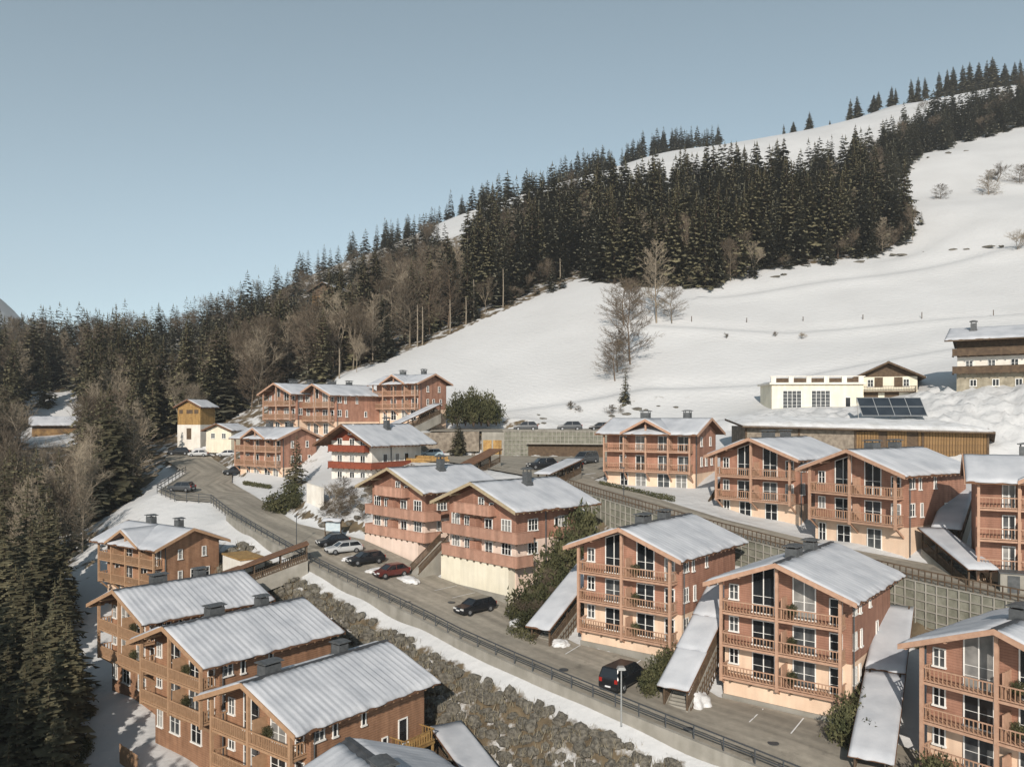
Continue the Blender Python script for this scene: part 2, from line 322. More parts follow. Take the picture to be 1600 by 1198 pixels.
CP += [(-19.6,60.6,-31),(-29.4,69.8,-29.7),(-39.5,81.6,-28.6),(-55.6,109,-26),(-27,56,-33.5),(-37,66,-32),(-47,80,-31),(-60,100,-28.5),(-8,48,-34),(10,40,-36),
 (-75,95,-38),(-70,60,-42),(-60,40,-42),(-30,30,-40),(-90,130,-30),(-110,100,-33),(-85,160,-19),(-110,180,-11),(-129,226,-4),(-134,240,2),(-100,215,-3),(-160,150,-12),(-200,220,12),(-160,320,24),(-240,380,30),
 (-90,260,10),(-76,192,-5.2),(-62,190,-6),(-48,172,-6.5),(-40,152,-10.8),(-52,158,-11),(-30,135,-10.5),(-22,140,-8),(-33,128,-12.5),(-27,122,-13.5),(-20,118,-13),(-14,125,-10),(-4,112,-10),(2,104,-11.5),
 (-41,166,-3.5),(-50,172,-3.8),(-28,165,-2.2),(-18,160,-2.6),(-24,150,-5.5),(14,118,-9.4),(18,112.5,-9.9),(24,109,-10.1),(28,112,-8.5),(29,99,-12.2),(26,97.5,-12.0),(24,102,-11.2),(35,93,-13.0),(33,87,-13.4),(40,98,-9),(46,92,-11),(50,84,-13.2),(58,76,-14),
 (20,82,-17.5),(10,90,-15.5),(31,72,-19),(40,60,-22),(33,54,-24.5),
 (0,163,.2),(28,180,7.5),(33,210,20),(71,200,19.4),(104,220,30),(132,210,28.6),(158,250,50),(208,330,92),(165,300,76),(47,150,1.5),(36,140,.0),(55,128,-.8),(68,122,-1.5),(40,122,-5.5),(60,114,-6.5),(72,112,-6.8),
 (64,150,2),(76,140,4.5),(86,128,5),(92,120,3),(100,150,9),(120,120,8),(140,160,18),(85,95,-10),(100,70,-10),
 (-43.6,205,9.9),(-29,230,19.6),(-11.8,250,30.2),(6.3,265,39.3),(27.7,270,46.4),(32,255,40.8),(65,250,39),(82,260,45.7),(102,265,49.7),(134,275,56),(202,400,130),(271,430,153),(-20,195,7),(5,215,18),(300,330,110),(220,240,60),(200,180,32),(180,120,14),
 (165,600,205),(283,620,236),(177,560,191),(178,470,138),(-82,520,108),(-44,560,136),(47,600,174),(107,620,200),(-106,450,82),(-132,420,58),(-173,400,38),(-265,420,34),(380,640,258),(400,480,190),(480,560,240),
 (-60,330,45),(0,360,78),(60,380,92),(120,380,100),(-100,340,35),(30,310,60),(-350,300,26),(-330,150,15),(-260,80,-10),(-150,40,-34),(-400,500,40),
 (165,760,150),(350,800,180),(-40,720,90),(-200,640,20),(-400,700,10),(120,760,150),(560,760,190),(600,400,200),(560,150,60),(400,90,20),(150,40,-14),(60,20,-24),(0,0,-42),(-100,-20,-44),(100,-20,-24),(300,-20,0),(-300,-20,-20),(-500,200,40),(-600,500,60),(700,300,150)]
CP = np.array(CP, float)
def fit_mq(P, c=1.5):
    d = np.sqrt(((P[:,None,:2]-P[None,:,:2])**2).sum(-1)+c*c); n = len(P)
    A = np.zeros((n+3, n+3)); A[:n,:n] = d-np.eye(n)*.6; A[:n,n] = 1; A[:n,n+1:] = P[:,:2]; A[n:,:n] = A[:n,n:].T
    return np.linalg.solve(A, np.concatenate([P[:,2], np.zeros(3)]))
WT = fit_mq(CP)
def tz0(X, Y, c=1.5):
    X = np.asarray(X, float).ravel(); Y = np.asarray(Y, float).ravel(); out = np.empty(len(X)); n = len(CP)
    for s in range(0, len(X), 4000):
        x = X[s:s+4000]; y = Y[s:s+4000]
        d = np.sqrt((x[:,None]-CP[None,:,0])**2+(y[:,None]-CP[None,:,1])**2+c*c)
        out[s:s+4000] = d@WT[:n]+WT[n]+WT[n+1]*x+WT[n+2]*y
    return out
def road_near(X, Y):
    X = np.asarray(X, float).ravel(); Y = np.asarray(Y, float).ravel(); D = np.full(len(X), 1e9); Z = np.zeros(len(X))
    m = (X > -100) & (X < 90) & (Y > 25) & (Y < 210); ii = np.where(m)[0]
    for s in range(0, len(ii), 2000):
        k = ii[s:s+2000]; d = (X[k,None]-RP[None,:,0])**2+(Y[k,None]-RP[None,:,1])**2; j = d.argmin(1)
        D[k] = np.sqrt(d[np.arange(len(k)), j]); Z[k] = RP[j,2]
    return D, Z
def ground_z(X, Y):
    z = tz0(X, Y); D, Z = road_near(X, Y)
    z = np.where(D < .75, np.minimum(Z-.28, z+5), z)
    t = np.clip((D-.75)/2.0, 0, 1); up = (D >= .75) & (D < 2.75)
    z = np.where(up & (z > Z-.3), (Z-.05)*(1-t)+z*t, z)
    return z
def gz(x, y): return float(ground_z([x], [y])[0])

def axis(lo, hi, a, b, fine, coarse):
    left = [a]; s = fine
    while left[-1] > lo: s = min(coarse, s*1.12); left.append(left[-1]-s)
    mid = list(np.arange(a, b, fine)); right = [b]; s = fine
    while right[-1] < hi: s = min(coarse, s*(1.012 if right[-1] < 270 and fine < .9 and hi > 1600 else 1.12)); right.append(right[-1]+s)
    return np.array(left[::-1][:-1]+mid+right)
xs = axis(-1500, 1500, -85, 96, .8, 60); ys = axis(-60, 1700, 38, 165, .8, 60)
GX, GY = np.meshgrid(xs, ys); GZ = ground_z(GX, GY).reshape(GX.shape)
und = np.array([mnoise.noise((x*.02, y*.02, 3.1)) for x, y in zip(GX.ravel(), GY.ravel())]).reshape(GX.shape)
Dr, _ = road_near(GX, GY); Dr = Dr.reshape(GX.shape)
far = np.clip((GY-165)/60, 0, 1)
bank = np.clip((GX-34)/6, 0, 1)*np.clip((112-GX)/12, 0, 1)*np.clip((GY-113)/4, 0, 1)*np.clip((150-GY)/6, 0, 1)
lump = np.zeros(GX.shape); sel = bank > 0
lump[sel] = [mnoise.noise((x*.45, y*.45, 0))*.9+mnoise.noise((x*1.1, y*1.1, 5))*.55 for x, y in zip(GX[sel], GY[sel])]
def bench(pts, A, w_):
    d = np.full(GX.shape, 1e9); sg = np.zeros(GX.shape)
    for (xa, ya), (xb, yb) in zip(pts[:-1], pts[1:]):
        L2 = (xb-xa)**2+(yb-ya)**2; t_ = np.clip(((GX-xa)*(xb-xa)+(GY-ya)*(yb-ya))/L2, 0, 1); ex = GX-xa-t_*(xb-xa); ey = GY-ya-t_*(yb-ya); q = np.hypot(ex, ey); k_ = q < d
        d = np.where(k_, q, d); sg = np.where(k_, np.sign((xb-xa)*(GY-ya)-(yb-ya)*(GX-xa)), sg)
    return -A*sg*(d/w_)*np.exp(-(d/w_)**2)
GZ = GZ + bench([(34, 221), (70, 206), (110, 204), (160, 196)], 1.6, 4) + bench([(-6, 176), (30, 178), (52, 172), (80, 176), (130, 182)], 1.8, 4.5) + bench([(60, 243), (110, 250), (170, 262), (240, 280)], 1.6, 5) + bench([(130, 270), (190, 300), (260, 330)], 1.4, 5)
GZ = GZ + lump*bank*1.25 + und*1.5*far + np.where(Dr > 4, und*.25, 0)
me = grid_mesh('ground', np.stack([GX, GY, GZ+CZ], -1), M['ground'])
# bare soil: steep banks, under the woods, on the wooded left side
dzx = np.gradient(GZ, axis=1)/np.gradient(GX, axis=1); dzy = np.gradient(GZ, axis=0)/np.gradient(GY, axis=0)
slope = np.sqrt(dzx**2+dzy**2)
bare = np.clip((slope-.42)/.5, 0, .55)*np.clip((190-GY)/20, 0, 1)
edge = 205+(GX+43.6)*.95
wood = ((GX > -45) & (GX < 32) & (GY > edge+9) & (GY < 420)) | ((GX >= 32) & (GX < 135) & (GY > 268+np.clip(GX-100, 0, 40)*.4) & (GY < 380)) | ((GX <= -45) & (GY > 172) & (GY < 500))
ravine = (GX < -66-(GY-100)*.1) & (GY < 175)
clr = (np.abs(GX/GY*1268.65+800-82) < 58) & (GY > 200) & (GY < 256)
wood = wood & ~clr
bare = np.maximum(bare*(1-np.clip(bank, 0, 1)*.75), np.where(wood, .52, 0)); bare = np.where(clr, np.minimum(bare, .33), bare); bare = np.maximum(bare, np.where(ravine, .50, 0))
at = me.attributes.new('bare', 'FLOAT', 'POINT'); at.data.foreach_set('value', bare.ravel().astype(np.float32))
tag(link('ground', me), None, None, kind='structure')

def strip_mesh(S, name, lift=.0, sub=3, acr=8):
    rows = []
    for i, ((l0, r0), (l1, r1)) in enumerate(zip(S[:-1], S[1:])):
        l0, r0, l1, r1 = map(np.array, (l0, r0, l1, r1))
        for t in np.linspace(0, 1, sub, endpoint=False):
            a = l0+(l1-l0)*t; b = r0+(r1-r0)*t; rows.append([a+(b-a)*s for s in np.linspace(0, 1, acr)])
    a, b = map(np.array, S[-1]); rows.append([a+(b-a)*s for s in np.linspace(0, 1, acr)])
    P = np.array(rows, float); P[...,2] += CZ+lift
    me = grid_mesh(name, P, M['asphalt']); ny, nx = P.shape[:2]
    al = np.concatenate([[0], np.cumsum(np.linalg.norm(P[1:,0,:2]-P[:-1,0,:2], axis=1))]); wd_ = np.linalg.norm(P[:,-1,:2]-P[:,0,:2], axis=1)
    U = np.stack([np.repeat(al[:,None], nx, 1), np.linspace(0, 1, nx)[None,:]*wd_[:,None], np.zeros((ny, nx))], -1)
    a_ = me.attributes.new('lane', 'FLOAT_VECTOR', 'POINT'); a_.data.foreach_set('vector', U.reshape(-1).astype(np.float32)); return me
tag(link('road', strip_mesh(ROAD, 'road')), None, None, kind='structure')
tag(link('upper_street', strip_mesh(UPPER, 'upper_street')), None, None, kind='structure')
tag(link('parking_deck', strip_mesh(DECK, 'parking_deck')), None, None, kind='structure')

# far mountain in the gap on the left
P = []
for j, t in enumerate(np.linspace(0, 1, 14)):
    row = []
    for x in np.linspace(-2600, -1150, 40):
        h = 520*math.exp(-((x+1880)/360)**2)*(1-abs(t-.5)*2)**.8 + 30*mnoise.noise((x*.006, t*4, 0))*(1-abs(t-.5)*2)
        row.append((x, 2300+t*900, CZ-20+max(0, h)))
    P.append(row)
mm = grid_mesh('mountain', np.array(P), mat('wooded_mountain', (.10, .11, .115), .95, (.24, .25, .26), .02, lo=.45, hi=.6))
tag(link('mountain', mm), None, None, kind='structure')

# ------------------------------------------------------------------ building parts
_cache = {}
def win_meshes(w, h, nx, ny, top=None, glass='glass'):
    """frame and pane; local x = width (centred), z up from the sill, outside is -y. top = (hl, hr): sloping head"""
    k = (round(w,2), round(h,2), nx, ny, top, glass)
    if k in _cache: return _cache[k]
    f = MB(); p = MB(); a = w/2; hl, hr = top if top else (h, h)
    d0, d1 = -.09, .01
    f.box(-a-.07, -a+.02, d0, d1, 0, hl); f.box(a-.02, a+.07, d0, d1, 0, hr)
    f.box(-a-.12, a+.12, d0-.07, d1, -.10, .02)
    f.beam((-a-.07, -.04, hl), (a+.07, -.04, hr), .10, .09)
    for i in range(1, nx):
        x = -a+w*i/nx; ht = hl+(hr-hl)*i/nx; f.box(x-.04, x+.04, d0+.015, d1, 0, ht-.02)
    for j in range(1, ny):
        z = h*j/ny
        for s0, s1 in ((-a, a),):
            hi = min(hl, hr)
            if z < hi-.1: f.box(s0, s1, d0+.04, d1, z-.018, z+.018)
    p.prism([(-a, .0), (a, .0), (a, hr), (-a, hl)], 'y', -.035, .005)
    _cache[k] = (f.mesh('window', M['white']), p.mesh('pane', M[glass])); return _cache[k]
ROT = {'front': 0, 'right': R(90), 'left': R(-90), 'back': R(180)}
rw = random.Random(5)
def window(parent, face, u, v, z, w, h, nx=2, ny=2, top=None, glass='glass', name='window'):
    if glass in ('glass', 'curtain') and name == 'window': glass = rw.choice(('glass', 'glass', 'glass', 'curtain', 'curtain', 'blind'))
    fm, pm = win_meshes(w, h, nx, ny, top, glass)
    o = link(name, fm, parent, (u, v, z), ROT[face]); link('pane', pm, o); return o
def rail_run(mr, mb, p, q, h=1.0, sp=.27, wd=.13):
    p = Vector(p); q = Vector(q); L = (q-p).length; n = max(1, int(L/sp))
    for zz in (0, -h+.12): mr.beam(p+Vector((0,0,zz)), q+Vector((0,0,zz)), .09, .08)
    d = (q-p)/n
    for i in range(1, n):
        c = p+d*i; mb.beam(c+Vector((0,0,-.04)), c+Vector((0,0,-h+.1)), wd, .03)
def balcony(parent, runs, floor, z, m_rail, m_bal, h=1.0):
    """runs: list of 2D points chains; floor = (u0,u1,v0,v1); z = top of the rail"""
    fl = MB().box(*floor, z-h-.17, z-h).build('balcony', m_rail, parent)
    mr, mb = MB(), MB()
    for a, b in zip(runs[:-1], runs[1:]): rail_run(mr, mb, (*a, z), (*b, z), h)
    mr.build('handrail', m_rail, fl); mb.build('balusters', m_bal, fl); return fl
def solid_balcony(parent, runs, floor, z, m_par, h=1.0):
    fl = MB().box(*floor, z-h-.15, z-h).build('balcony', m_par, parent)
    for a, b in zip(runs[:-1], runs[1:]):
        p = MB(); p.beam((*a, z-h/2-.1), (*b, z-h/2-.1), .07, h+.2); p.build('parapet', m_par, fl)
        MB().beam((*a, z+.03), (*b, z+.03), .16, .07).build('handrail', m_par, fl)
    mb = MB()
    for a, b in zip(runs[:-1], runs[1:]):
        A, B = Vector((*a, z)), Vector((*b, z)); n = max(1, int((B-A).length/1.15))
        for i in range(n+1):
            c = A+(B-A)*i/n; mb.beam(c+Vector((0,0,-h-.36)), c+Vector((0,0,-h-.2)), .14, .2)
    mb.build('floor_joists', M['dark_wood'], fl)
    return fl
def snow_cover(parent, O, A, D, ribs=.03, thick=.2, inset=(.05,.05,.35,.0), seed=0, step=.2, name='snow_cover', m='snow', period=.62):
    O, A, D = Vector(O), Vector(A), Vector(D); La, Ld = A.length, D.length; a, d = A/La, D/Ld; N = a.cross(d).normalized()
    if N.z < 0: N = -N
    nx = max(8, min(80, int(La/step))); ny = 11; P = np.zeros((ny+2, nx+2, 3)); r = random.Random(seed)
    ox = r.random()*50
    for j in range(ny+2):
        for i in range(nx+2):
            s = min(max(i-1, 0), nx-1)/(nx-1); t = min(max(j-1, 0), ny-1)/(ny-1)
            n1 = mnoise.noise((s*La*.9+ox, t*2.1, ox)); 
            s0 = inset[0]/La; s1 = 1-inset[1]/La; e_in = (inset[2]+.28*abs(mnoise.noise((s*La*1.1, 3.3, ox))) if inset[2] > .1 else inset[2])/Ld
            e_out = 1+(inset[3]+.20*mnoise.noise((s*La*1.3+ox, 7.7, 0)))/Ld
            x = (s0+(s1-s0)*s)*La; y = (e_in+(e_out-e_in)*t)*Ld
            rim = i in (0, nx+1) or j in (0, ny+1)
            ed = min(1, min(s, 1-s)*La/.22, min(t, 1-t)*Ld/.22); ed = math.sqrt(max(ed, .12))
            th = -.06 if rim else (thick*ed + ribs*math.sin(2*math.pi*x/period)*ed*(.55+.9*abs(mnoise.noise((x*.35, y*.35, ox+9)))) + .05*n1)
            P[j, i] = O+a*x+d*y+N*th
    return link(name, grid_mesh(name, P, M[m]), parent)
def chimney(parent, u, v, z, w=.9, l=1.3, h=1.1, name='chimney'):
    b = MB().box(u-w/2, u+w/2, v-l/2, v+l/2, z-.8, z+h*.62)
    b.box(u-w/2-.12, u+w/2+.12, v-l/2-.12, v+l/2+.12, z-.75, z-.25)
    for x in (u-w/2+.08, u+w/2-.08):
        for y in (v-l/2+.08, v+l/2-.08): b.box(x-.04, x+.04, y-.04, y+.04, z+h*.6, z+h*.82)
    b.box(u-w/2-.16, u+w/2+.16, v-l/2-.16, v+l/2+.16, z+h*.82, z+h*.9)
    b.prism([(u-w/2-.1, z+h*.9), (u+w/2+.1, z+h*.9), (u+w*.2, z+h), (u-w*.2, z+h)], 'y', v-l/2-.1, v+l/2+.1)
    return b.build(name, M['metal'], parent)
def gable_roof(parent, uc, hl, hr, v0, v1, zr, sl, m_under, m_trim, seed=0, ribs=.025, thick=.2, bare_left=.5, t=.24, snow_front=.05):
    zl, zq = zr-sl*hl, zr-sl*hr
    r = MB().prism([(uc-hl, zl), (uc, zr), (uc+hr, zq), (uc+hr, zq-t), (uc, zr-t), (uc-hl, zl-t)], 'y', v0, v1).build('roof', m_under, parent)
    MB().prism([(uc-hl+.02, zl+.008), (uc, zr+.012), (uc+hr-.02, zq+.008), (uc+hr-.02, zq-.03), (uc, zr-.03), (uc-hl+.02, zl-.03)], 'y', v0+.06, v1-.03).build('roof_sheet', M['slate'], r)
    MB().box(uc-.18, uc+.18, v0+.02, v1, zr-.06, zr+.07).build('ridge_cap', M['slate'], r)
    for s, h, zz in ((-1, hl, zl), (1, hr, zq)):
        MB().prism([(uc, zr+.05), (uc+s*(h+.04), zz+.05), (uc+s*(h+.04), zz-.33), (uc, zr-.33)], 'y', v0-.07, v0+.02).build('bargeboard', m_trim, r)
        MB().prism([(uc, zr+.02), (uc+s*(h+.04), zz+.02), (uc+s*(h+.04), zz-.30), (uc, zr-.30)], 'y', v1-.02, v1+.05).build('bargeboard', M['brace'], r)
    snow_cover(r, (uc, v0, zr), (0, v1-v0, 0), (-hl, 0, zl-zr), ribs, thick, (snow_front, .05, bare_left, .05), seed)
    snow_cover(r, (uc, v0, zr), (0, v1-v0, 0), (hr, 0, zq-zr), ribs, thick, (snow_front, .05, .12, .07), seed+1)
    mb = MB()                                                   # rafter tails and purlins under the overhang
    for k in range(int((v1-v0)/.9)):
        y = v0+.5+k*.9
        for s, h, zz in ((-1, hl, zl), (1, hr, zq)):
            mb.beam((uc+s*(h-1.1), y, zz+sl*1.1-t-.06), (uc+s*(h-.03), y, zz-t-.06), .12, .14)
    for f in (.0, .5, .93):
        for s, h in ((-1, hl), (1, hr)): mb.beam((uc+s*h*f, v0+.05, zr-sl*h*f-t-.09), (uc+s*h*f, v0+1.6, zr-sl*h*f-t-.09), .16, .2)
    mb.build('rafters', m_trim, r)['kind'] = 'stuff'
    return r

def house_a(name, label, group, X, Y, Z, yaw, nb=3, H0=8.2, L=14.0, gold=False, seed=0, ribs=.036, base=True, chim=((.5,4.2),(.4,8.5)), entry=False, back_open=False):
    """chalet with its balconied gable to the front; Z = height of the top balcony rail, H0 = that rail above the ground"""
    t = thing(name, label, 'chalet', (X, Y, Z-H0+CZ), -R(yaw), group)
    wm = M['timber_gold' if gold else 'timber']; tm = M['trim_gold' if gold else 'trim']; bm_ = tm if gold else M['balu']
    u0, u1, vf, vb = -5.15, 5.45, 1.4, L-.9
    zr, sl, uc = H0+3.70, .375, .1
    zt = H0-2.75-1.2
    r_at = lambda u: zr-sl*abs(u-uc)-.26
    MB().prism([(u0, zt), (u1, zt), (u1, r_at(u1)), (uc, r_at(uc)), (u0, r_at(u0))], 'y', vf, vb).build('timber_wall', wm, t)
    MB().box(u0+.03, u1-.03, vf+.03, vb-.03, -2.5, zt).build('plaster_wall' if not gold else 'lower_wall', M['plaster'] if not gold else wm, t)
    r = gable_roof(t, uc, 6.2, 6.3, -.75, L, zr, sl, M['brace'], tm, seed, ribs)
    for k, (cu, cv) in enumerate(chim): chimney(r, uc-.35+cu*.3, cv, zr+.1, 1.0, 1.5-.5*k, .85)
    zb = H0-2.75*(nb-1)
    for k in range(nb):
        z = H0-2.75*k
        balcony(t, [(-4.8, vf), (-4.8, -.05), (0, -.05), (5.0, -.05), (5.0, vf)], (-4.85, 5.05, -.1, vf), z, tm, bm_)
    for u in (-4.8, 0, 5.0):
        top = r_at(u)+.05
        MB().box(u-.12, u+.12, -.17, .07, zb-1.35, top).build('post', tm, t)
        MB().beam((u, vf+.05, zb-2.3), (u, .05, zb-1.25), .17, .2).build('brace', tm, t)
    for k in range(nb):                                         # front windows of each storey
        zf = H0-2.75*k-.95
        window(t, 'front', -4.25, vf, zf+.85, .75, 1.25, 2, 2)
        if k == 0:
            window(t, 'front', -1.65, vf, zf, 1.85, 2.1, 2, 3, (r_at(-2.575)-zf-.12, r_at(-.725)-zf-.12))
            window(t, 'front', 1.75, vf, zf, 1.75, 2.1, 2, 3, (r_at(.875)-zf-.12, r_at(2.625)-zf-.12))
        else:
            window(t, 'front', -1.65, vf, zf, 1.85, 2.1, 2, 2, None, 'curtain' if (k+seed) % 3 == 0 else 'glass')
            window(t, 'front', 1.75, vf, zf, 1.75, 2.1, 2, 2, None, 'curtain' if (k+seed) % 3 == 1 else 'glass')
        window(t, 'front', 4.25, vf, zf, .9, 2.0, 1, 3)
        MB().box(.28, .36, .1, vf, zf, zf+1.75).build('balcony_divider', tm, t)
        window(t, 'right', u1, vf+.75, zf+.85, .8, 1.25, 2, 2)
        if k < 2 or nb > 2:
            for v in ((3.6, .35), (6.4, .35)) if k != 1 else ((3.9, .35), (8.6, .5)):
                if v[0] < vb-.6: window(t, 'right', u1-(.03 if k > 1 else 0), v[0], zf+.7, v[1], 1.35 if v[1] < .4 else 1.1, 1, 1)
    if base:                                                    # garage storey in front, below the lowest balcony
        MB().box(u0+.35, u1-.2, .45, vf+.1, -2.5, zb-1.2).build('garage_wall', M['plaster'], t)
        MB().box(u0+.3, u1-.15, .30, .45, -2.5, .28).build('plinth', M['concrete'], t)
        for k in range(6): MB().beam((-4+k*1.7, .45, zb-1.26), (-4+k*1.7, -.02, zb-1.26), .14, .18).build('floor_beam', M['dark_wood'], t)
    else:
        zf = H0-2.75*nb-.95
        if zf > -1.2:
            zf = max(zf, .05)
            for u, wd in ((-4.2, .8), (-1.6, 1.5), (1.9, 1.5)): window(t, 'front', u, vf+.03, zf, wd, 2.0, 2, 2, None, 'curtain')
    if entry:
        balcony(t, [(u1, 9.2), (u1+1.6, 9.2), (u1+1.6, 12.6), (u1, 12.6)], (u1, u1+1.65, 9.15, 12.65), zt+1.9, M['yellow_wood'], M['yellow_wood'])
        for v in (9.3, 12.5): MB().box(u1+1.45, u1+1.6, v-.08, v+.08, -2, zt+.8).build('post', M['yellow_wood'], t)
        window(t, 'right', u1, 10.6, zt+.95, .9, 2.0, 1, 1, name='door')
    MB().tube((u1+.1, 1.65, -1), (u1+.1, 1.65, r_at(u1)-.1), .06, .06, 6).build('downpipe', M['metal'], t)
    return t

def house_x(name, label, group, X, Y, Z, yaw, nb=2, H0=6.0, gold=False, seed=0, base=False, k=1.0, chim=((4.2,.2),(10.6,.2))):
    """chalet with its ridge along the front, a cross gable over the middle bays and a gable end to the right"""
    t = thing(name, label, 'chalet', (X, Y, Z-H0*k+CZ), -R(yaw), group)
    if k != 1.0: t.scale = (k, k, k)
    wm = M['timber_gold' if gold else 'timber']; tm = M['trim_gold' if gold else 'trim']; bm_ = tm if gold else M['balu']
    u0, u1, vf, vb = -.15, 13.2, 1.2, 9.2
    ze, zr, vr, v0, v1 = H0+1.45, H0+3.62, 4.75, -.75, 10.25; sl = (zr-ze)/(vr-v0)
    zt = H0-2.75*(nb-1)-1.2
    r_at = lambda v: zr-sl*abs(v-vr)-.26
    MB().prism([(vf, zt), (vb, zt), (vb, r_at(vb)), (vr, r_at(vr)), (vf, r_at(vf))], 'x', u0, u1).build('timber_wall', wm, t)
    MB().box(u0+.03, u1-.03, vf+.03, vb-.03, -2.5, zt).build('plaster_wall', M['plaster'], t)
    ua, ub = -1.06, 14.25
    r = MB().prism([(v0, ze), (vr, zr), (v1, ze), (v1, ze-.24), (vr, zr-.24), (v0, ze-.24)], 'x', ua, ub).build('roof', M['brace'], t)
    MB().prism([(v0+.02, ze+.01), (vr, zr+.012), (v1-.02, ze+.01), (v1-.02, ze-.03), (vr, zr-.03), (v0+.02, ze-.03)], 'x', ua+.06, ub-.06).build('roof_sheet', M['slate'], r)
    for vv in (v0, v1):
        MB().prism([(vr, zr+.05), (vv, ze+.05), (vv, ze-.33), (vr, zr-.33)], 'x', ub-.02, ub+.07).build('bargeboard', tm, r)
        MB().prism([(vr, zr+.05), (vv, ze+.05), (vv, ze-.33), (vr, zr-.33)], 'x', ua-.07, ua+.02).build('bargeboard', tm, r)
    # cross gable
    ug, hg, zg = 6.7, 3.75, H0+3.44; sg = (zg-(H0+1.55))/hg
    vm = vr-(zr-zg)/sl
    cg = MB(); 
    for s in (-1, 1):
        e = (ug+s*hg, v0-.12, zg-sg*hg); ve = v0+(zg-sg*hg-ze)/sl
        a, b, c, d = (ug, v0-.12, zg), e, (ug+s*hg, max(ve, v0)+.15, zg-sg*hg), (ug, vm+.15, zg)
        i = len(cg.v)
        cg.v += [a, b, c, d]+[(p[0], p[1], p[2]-.24) for p in (a, b, c, d)]
        cg.f += [tuple(i+q for q in f) for f in ((0,1,2,3),(7,6,5,4),(0,4,5,1),(1,5,6,2),(2,6,7,3),(3,7,4,0))]
    cgo = cg.build('cross_gable_roof', M['brace'], t)
    for s in (-1, 1):
        MB().prism([(ug, zg+.05), (ug+s*(hg+.04), zg-sg*hg+.05), (ug+s*(hg+.04), zg-sg*hg-.3), (ug, zg-.3)], 'y', v0-.2, v0-.11).build('bargeboard', tm, cgo)
        ve = max(v0, v0+(zg-sg*hg-ze)/sl)
        P = np.zeros((7, 15, 3))                               # snow on the small roof, fanning out to the valley
        for j in range(7):
            for i in range(15):
                f = min(max(j-1, 0), 4)/4; g = min(max(i-1, 0), 12)/12
                y1 = (vm+.2)*(1-f)+(ve+.2)*f; rim = j in (0, 6) or i in (0, 14)
                P[j, i] = (ug+s*(.04+(hg-.06)*f), v0-.08+(y1-v0+.08)*g, zg-sg*hg*f+(-.05 if rim else .17+.04*mnoise.noise((g*4, f*3, seed))))
        link('snow_cover', grid_mesh('snow_cover', P, M['snow']), cgo)
    MB().prism([(ug-hg+.25, H0+1.2), (ug+hg-.25, H0+1.2), (ug, zg-.25)], 'y', vf-.01, vf+.3).build('gable_wall', wm, t)
    snow_cover(r, (ua, vr, zr), (ub-ua, 0, 0), (0, v0-vr, ze-zr), .012, .17, (.05, .05, .1, .05), seed)
    snow_cover(r, (ua, vr, zr), (ub-ua, 0, 0), (0, v1-vr, ze-zr), .012, .17, (.05, .05, .5, .05), seed+3)
    for q, (cu, cv) in enumerate(chim): chimney(r, cu, vr+cv, zr+.15, 1.3-.3*q, .8, 1.0)
    pu = [0, 3.09, 6.45, 9.75, 12.84]
    for kk in range(nb):
        z = H0-2.75*kk
        balcony(t, [(0, vf), (0, -.05)]+[(p, -.05) for p in pu[1:]]+[(12.84, vf)], (-.05, 12.9, -.1, vf), z, tm, bm_)
        zf = z-.95
        for q, (u, wd) in enumerate(((2.4, .9), (5.2, 1.5), (8.6, 1.5), (11.6, 1.7))):
            window(t, 'front', u, vf, zf, wd, 2.05, 2, 2, None, 'curtain' if (q+kk+seed) % 3 == 0 else 'glass')
        for u in (3.25, 9.9): MB().box(u-.04, u+.04, .1, vf, zf, zf+1.7).build('balcony_divider', tm, t)
        for v, wd in ((3.4, .5), (6.9, .5)) if kk == 0 else ((3.4, .5), (5.2, .5), (7.4, .5)): window(t, 'right', u1, v, zf+.7, wd, 1.2, 1, 2)
    if nb < 3:
        for q, (u, wd) in enumerate(((2.6, 1.1), (5.2, 1.5), (8.6, 1.7), (11.2, 1.5))): window(t, 'front', u, vf+.03, zt-2.25, wd, 2.05, 2, 2, None, 'curtain')
    zb = H0-2.75*(nb-1)
    for u in pu:
        top = (zg-sg*abs(u-ug)-.3) if abs(u-ug) < hg else ze-.1
        MB().box(u-.11, u+.11, -.16, .06, zb-1.3, top).build('post', tm, t)
        MB().beam((u, vf+.05, zb-2.4), (u, .05, zb-1.25), .16, .19).build('brace', tm, t)
    MB().tube((u1+.08, vf+.1, -1), (u1+.08, vf+.1, r_at(vf)-.1), .07, .07, 6).build('downpipe', M['metal'], t)
    return t

